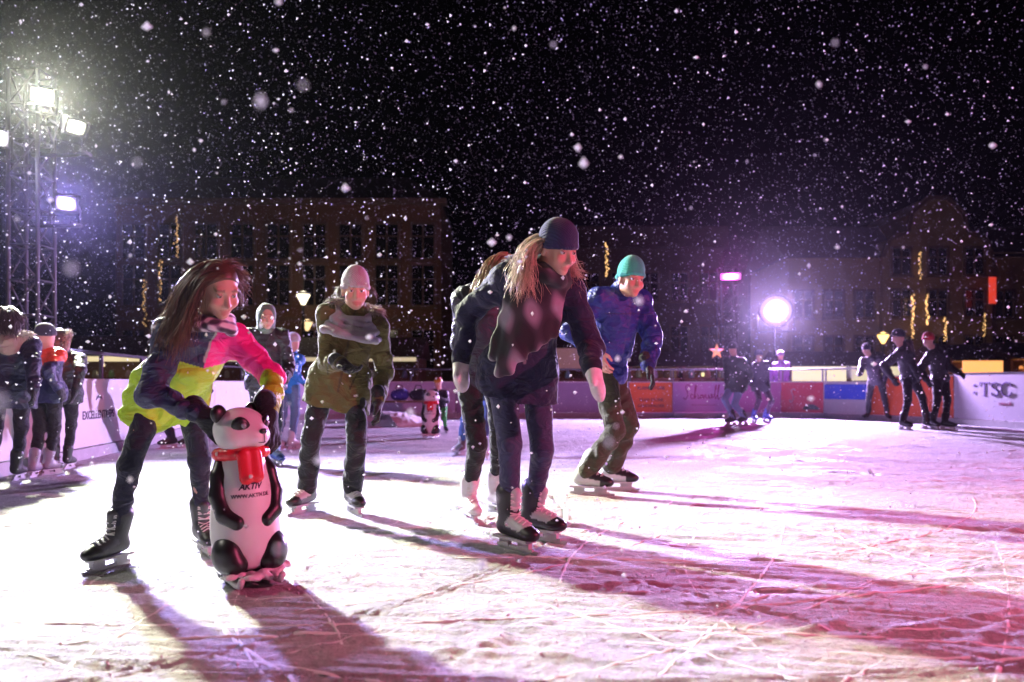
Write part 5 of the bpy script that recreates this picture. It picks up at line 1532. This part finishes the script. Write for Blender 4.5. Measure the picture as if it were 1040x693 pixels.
person('boy in a dark jacket with a grey green hood pulled up', dict(
    H=1.58, yaw=18, pelvis=(270, 386, 7.7), chest=(270, 341, 7.6), head=(271, 322, 7.5), hyaw=25, hpitch=16, h=0.011,
    footR=(262, 472, 10), footL=(281, 473, 40), handR=(254, 376, 7.45), handL=(293, 380, 7.5),
    jacket=(0.016, 0.016, 0.02), hem=0.10, trousers=(0.012, 0.013, 0.02), skates=((0.03, 0.09, 0.35), (0.03, 0.06, 0.2), (0.2, 0.3, 0.5)),
    hood='worn', hood_col=(0.12, 0.17, 0.13), hmat='cloth', seed=14))
person('child in a bright blue jacket and grey cap with a backpack', dict(
    H=1.40, yaw=150, pelvis=(294, 393, 9.5), chest=(296, 364, 9.45), head=(298, 347, 9.4), hyaw=120, hpitch=10, near=False, h=0.013,
    footR=(298, 457, 140), footL=(283, 458, 160), handR=(308, 388, 9.3), handL=(282, 388, 9.4),
    jacket=(0.03, 0.22, 0.62), hem=0.08, trousers=(0.12, 0.19, 0.30), tmat='denim', skates=((0.6, 0.6, 0.62), (0.05, 0.05, 0.05), (0.5, 0.5, 0.5)),
    hat=dict(col=(0.45, 0.47, 0.47), z=0.03), backpack=(0.012, 0.014, 0.03), seed=15))
person('skater in a cyan jacket leaning on the left boards, mostly hidden', dict(
    H=1.5, yaw=-60, pelvis=(186, 400, 9.6), chest=(182, 352, 9.4), head=(180, 334, 9.3), hyaw=-60, near=False, h=0.014,
    footR=(172, 456, -50), footL=(192, 455, -40), handR=(146, 384, 9.3), handL=(210, 392, 9.5),
    jacket=(0.03, 0.33, 0.60), hem=0.05, trousers=(0.02, 0.02, 0.04), hat=dict(col=(0.05, 0.05, 0.07), z=0.03), seed=16))
person('skater in blue jeans mostly hidden behind the girl in white skates', dict(
    H=1.45, yaw=20, pelvis=(488, 398, 8.9), chest=(489, 352, 8.8), head=(490, 332, 8.8), hyaw=20, near=False, h=0.014,
    footR=(467, 463, -30), footL=(491, 467, 20), handR=(478, 392, 8.8), handL=(502, 392, 8.8),
    jacket=(0.03, 0.03, 0.05), hem=0.05, trousers=(0.05, 0.09, 0.2), tmat='denim', skates=((0.12, 0.05, 0.05), (0.5, 0.5, 0.5), (0.4, 0.4, 0.4)), hat=dict(col=(0.05, 0.02, 0.03), z=0.03), seed=17))

# group at the left boards, seen from behind
person('child in a long dark coat with a beige fur collar at the left edge', dict(
    H=1.46, yaw=200, pelvis=(10, 395, 6.4), chest=(12, 350, 6.4), head=(9, 325, 6.35), hyaw=172, hpitch=14, h=0.012, near=False,
    footR=(18, 488, 190), footL=(-8, 488, 205), handR=(34, 396, 6.2), handL=(-20, 400, 6.3),
    jacket=(0.016, 0.018, 0.045), hem=0.18, jacket_fit=1.12, trousers=(0.012, 0.012, 0.02), hood='back', hood_col=(0.40, 0.34, 0.28), fur=(0.42, 0.36, 0.30),
    hair=dict(n=90, len=0.20, col=(0.05, 0.03, 0.025), per=18), seed=21))
def orange(q, i, C):
    m = (q[:, 2] > -0.13 - 0.3 * q[:, 0]) & ((i == 0) | (i == 1))
    C[m] = (0.85, 0.09, 0.03)
    return C
person('child in a navy jacket with bright orange shoulders at the boards', dict(
    H=1.36, yaw=170, pelvis=(47, 398, 6.85), chest=(46, 360, 6.8), head=(47, 341, 6.75), hyaw=150, hpitch=12, h=0.012, near=False,
    footR=(52, 482, 160), footL=(36, 484, 185), handR=(60, 396, 6.7), handL=(30, 380, 6.6),
    jacket=((0.02, 0.022, 0.07), (0.85, 0.09, 0.03)), jci=(0, 1, 1, 0, 0), jcolfn=orange, hem=0.10, trousers=(0.012, 0.012, 0.016),
    skates=((0.3, 0.28, 0.35), (0.1, 0.1, 0.1), (0.3, 0.3, 0.3)), hat=dict(col=(0.03, 0.03, 0.05), z=0.03), seed=22))
person('child in a black jacket with a pale fur hood by the boards', dict(
    H=1.32, yaw=200, pelvis=(64, 399, 7.3), chest=(65, 364, 7.25), head=(63, 346, 7.2), hyaw=125, hpitch=8, h=0.012, near=False,
    footR=(70, 476, 185), footL=(56, 477, 205), handR=(76, 398, 7.1), handL=(54, 396, 7.2),
    jacket=(0.014, 0.014, 0.018), hem=0.12, trousers=(0.012, 0.012, 0.016), hood='worn', hood_col=(0.03, 0.03, 0.03), fur=(0.45, 0.40, 0.34), seed=23))

# far side
person('small child in a helmet and green trousers behind the second panda', dict(
    H=1.05, yaw=-20, pelvis=(448, 414, 13.0), chest=(447, 399, 12.9), head=(445, 390, 12.8), hyaw=-15, near=False, h=0.014, head_s=1.2,
    footR=(444, 441, -10), footL=(453, 440, 20), handR=(437, 404, 12.7), handL=(448, 405, 12.6),
    jacket=(0.02, 0.022, 0.035), hem=0.04, trousers=(0.04, 0.42, 0.08), helmet=((0.55, 0.30, 0.03), (0.5, 0.05, 0.03)), seed=31))
person('man in a dark jacket and pale blue jeans before the spotlight', dict(
    H=1.72, yaw=-50, pelvis=(748, 391, 15.6), chest=(746, 367, 15.5), head=(744, 354, 15.4), hyaw=-40, hpitch=18, near=False,
    footR=(743, 432, -70), footL=(755, 431.5, -65), handR=(738, 391, 15.2), handL=(757, 392, 15.4),
    jacket=(0.03, 0.045, 0.04), hem=0.10, jacket_fit=1.12, trousers=(0.20, 0.27, 0.42), tmat='denim', cuff=0.0, hat=dict(col=(0.03, 0.03, 0.04), z=0.03), seed=32))
person('skater in dark clothes with blue skates below the spotlight', dict(
    H=1.60, yaw=10, pelvis=(772, 392, 16.8), chest=(772, 371, 16.7), head=(771, 361, 16.6), hyaw=0, near=False,
    footR=(766, 429, 10), footL=(779, 428.5, 40), handR=(763, 391, 16.6), handL=(781, 391, 16.6),
    jacket=(0.03, 0.025, 0.05), hem=0.1, trousers=(0.05, 0.02, 0.05), skates=((0.05, 0.08, 0.4), (0.05, 0.06, 0.3), (0.1, 0.1, 0.4)), hat=dict(col=(0.04, 0.03, 0.07), z=0.03), seed=33))
person('person in a purple coat standing just behind the red board', dict(
    H=1.62, yaw=0, pelvis=(793, 391, 19.9), chest=(793, 371, 19.8), head=(793, 361, 19.8), hyaw=0, near=False,
    footR=(789, 422.0, 0), footL=(797, 422.0, 10), handR=(785, 390, 19.7), handL=(801, 390, 19.7),
    jacket=(0.16, 0.09, 0.30), hem=0.14, trousers=(0.06, 0.04, 0.10), hat=dict(col=(0.2, 0.15, 0.3), z=0.03), seed=34))
person('dark skater leaning forward with legs spread, leftmost of the trio', dict(
    H=1.68, yaw=-40, pelvis=(890, 387, 17.0), chest=(885, 366, 16.8), head=(880, 355, 16.7), hyaw=-40, hpitch=20, near=False,
    footR=(881, 427, -60), footL=(902, 428, -10), handR=(872, 380, 16.6), handL=(899, 387, 16.8),
    jacket=(0.03, 0.025, 0.045), hem=0.04, trousers=(0.015, 0.014, 0.022), hat=dict(col=(0.03, 0.025, 0.05), z=0.03), seed=35))
person('tall dark skater bending, middle of the trio', dict(
    H=1.80, yaw=40, pelvis=(924, 384, 14.3), chest=(918, 355, 14.1), head=(913, 342, 14.0), hyaw=60, hpitch=20, near=False,
    footR=(919, 437, 20), footL=(944, 436, 70), handR=(906, 384, 14.0), handL=(932, 382, 13.9),
    jacket=(0.018, 0.018, 0.028), hem=0.06, jacket_fit=1.12, trousers=(0.012, 0.012, 0.018), hat=dict(col=(0.02, 0.02, 0.035), z=0.03), seed=36))
person('dark skater in a red hat, rightmost of the trio', dict(
    H=1.74, yaw=30, pelvis=(955, 385, 14.3), chest=(951, 358, 14.2), head=(943, 345, 14.1), hyaw=10, hpitch=22, near=False,
    footR=(949, 436.5, 0), footL=(962, 437, 40), handR=(941, 386, 14.0), handL=(974, 379, 14.0),
    jacket=(0.018, 0.017, 0.022), hem=0.05, jacket_fit=1.12, trousers=(0.014, 0.013, 0.016), hat=dict(col=(0.45, 0.02, 0.03), z=0.03), seed=37))

# ------------------------------------------------------------------ falling snow
def falling_snow():
    g = np.random.default_rng(11)
    N = 165000
    D = np.cbrt(g.uniform(0, 1, N)) * 23.0
    D = np.concatenate([D, g.uniform(0.5, 2.2, 30)])
    n = len(D)
    x = g.uniform(-0.80, 0.80, n) * D; z = CAMZ + g.uniform(-0.30, 0.60, n) * D
    big = np.zeros(n, bool)
    Dn = np.cbrt(g.uniform(0.03, 1, 1900)) * 7.5                      # a gust of larger clumped flakes
    D = np.concatenate([D, Dn]); x = np.concatenate([x, g.uniform(-0.80, 0.80, 1900) * Dn]); z = np.concatenate([z, CAMZ + g.uniform(-0.30, 0.60, 1900) * Dn])
    big = np.concatenate([big, np.ones(1900, bool)])
    gust = vnoise(x * 0.45 + 3, z * 0.6 + D * 0.3, 71)
    k = (z > 0.03) & (D > 0.35) & (g.uniform(0, 1, len(D)) < np.clip(0.78 - 0.42 * x / D, 0.35, 1) * (0.50 + 0.8 * gust))
    big = big[k]
    x, D, z = x[k], D[k], z[k]; n = len(x)
    r = np.where(big, g.uniform(0.0050, 0.0095, n), 0.0028 + 0.0070 * g.uniform(0, 1, n) ** 3.5)
    dirs = np.array([(1, 0, 0), (-1, 0, 0), (0, 1, 0), (0, -1, 0), (0, 0, 1), (0, 0, -1)], float)
    tri = np.array([(0, 2, 4), (2, 1, 4), (1, 3, 4), (3, 0, 4), (2, 0, 5), (1, 2, 5), (3, 1, 5), (0, 3, 5)])
    te = np.array([(1, 1, 1), (1, -1, -1), (-1, 1, -1), (-1, -1, 1)], float) * 0.75
    tt = np.array([(0, 1, 2), (0, 3, 1), (0, 2, 3), (1, 3, 2)])
    C0 = np.stack([x, D, z], 1); nr = D < 4.5
    def grow(C, r, dirs, tri):
        m_ = len(C); nv = len(dirs)
        Dv = dirs[None] * g.uniform(0.6, 1.4, (m_, nv, 1))
        return (C[:, None] + Dv * r[:, None, None]).reshape(-1, 3), (tri[None] + nv * np.arange(m_)[:, None, None]).reshape(-1, 3)
    Va, Qa = grow(C0[nr], r[nr], dirs, tri); Vb, Qb = grow(C0[~nr], r[~nr], te, tt)
    V = np.concatenate([Va, Vb]); Q = np.concatenate([Qa, Qb + len(Va)])
    m = bpy.data.materials.new('snowflake'); m.use_nodes = True
    nn, l = m.node_tree.nodes, m.node_tree.links
    out = nn['Material Output']; nn.remove(nn['Principled BSDF'])
    d = nn.new('ShaderNodeBsdfDiffuse'); t = nn.new('ShaderNodeBsdfTranslucent'); mx = nn.new('ShaderNodeMixShader')
    d.inputs[0].default_value = (0.92, 0.92, 0.95, 1); t.inputs[0].default_value = (0.92, 0.92, 0.95, 1); mx.inputs[0].default_value = 0.5
    l.new(d.outputs[0], mx.inputs[1]); l.new(t.outputs[0], mx.inputs[2]); rf_ = nn.new('ShaderNodeBsdfRefraction'); rf_.inputs['Roughness'].default_value = 0.5; rf_.inputs['IOR'].default_value = 1.2
    m2 = nn.new('ShaderNodeMixShader'); m2.inputs[0].default_value = 0.5; l.new(mx.outputs[0], m2.inputs[1]); l.new(rf_.outputs[0], m2.inputs[2])
    l.new(m2.outputs[0], out.inputs[0])
    o = obj('falling_snow', mesh_from('falling_snow', V, Q, False), m)
    tag(o, 'countless white snowflakes drifting down through the night air', 'snow', kind='stuff')
falling_snow()

# ------------------------------------------------------------------ haze lit by the lamps
HAZE = 0.00016
hz = MB().box((0, 27, 6.4), (110, 76, 15.0)).build('haze', None)
hm = bpy.data.materials.new('haze'); hm.use_nodes = True
n, l = hm.node_tree.nodes, hm.node_tree.links
n.remove(n['Principled BSDF'])
pv = n.new('ShaderNodeVolumePrincipled'); pv.inputs['Color'].default_value = (0.85, 0.86, 0.95, 1); pv.inputs['Density'].default_value = HAZE; pv.inputs['Anisotropy'].default_value = 0.92
l.new(pv.outputs[0], n['Material Output'].inputs['Volume'])
hz.data.materials.append(hm)
tag(hz, 'thin haze of fine snow hanging over the rink', 'haze', kind='stuff')
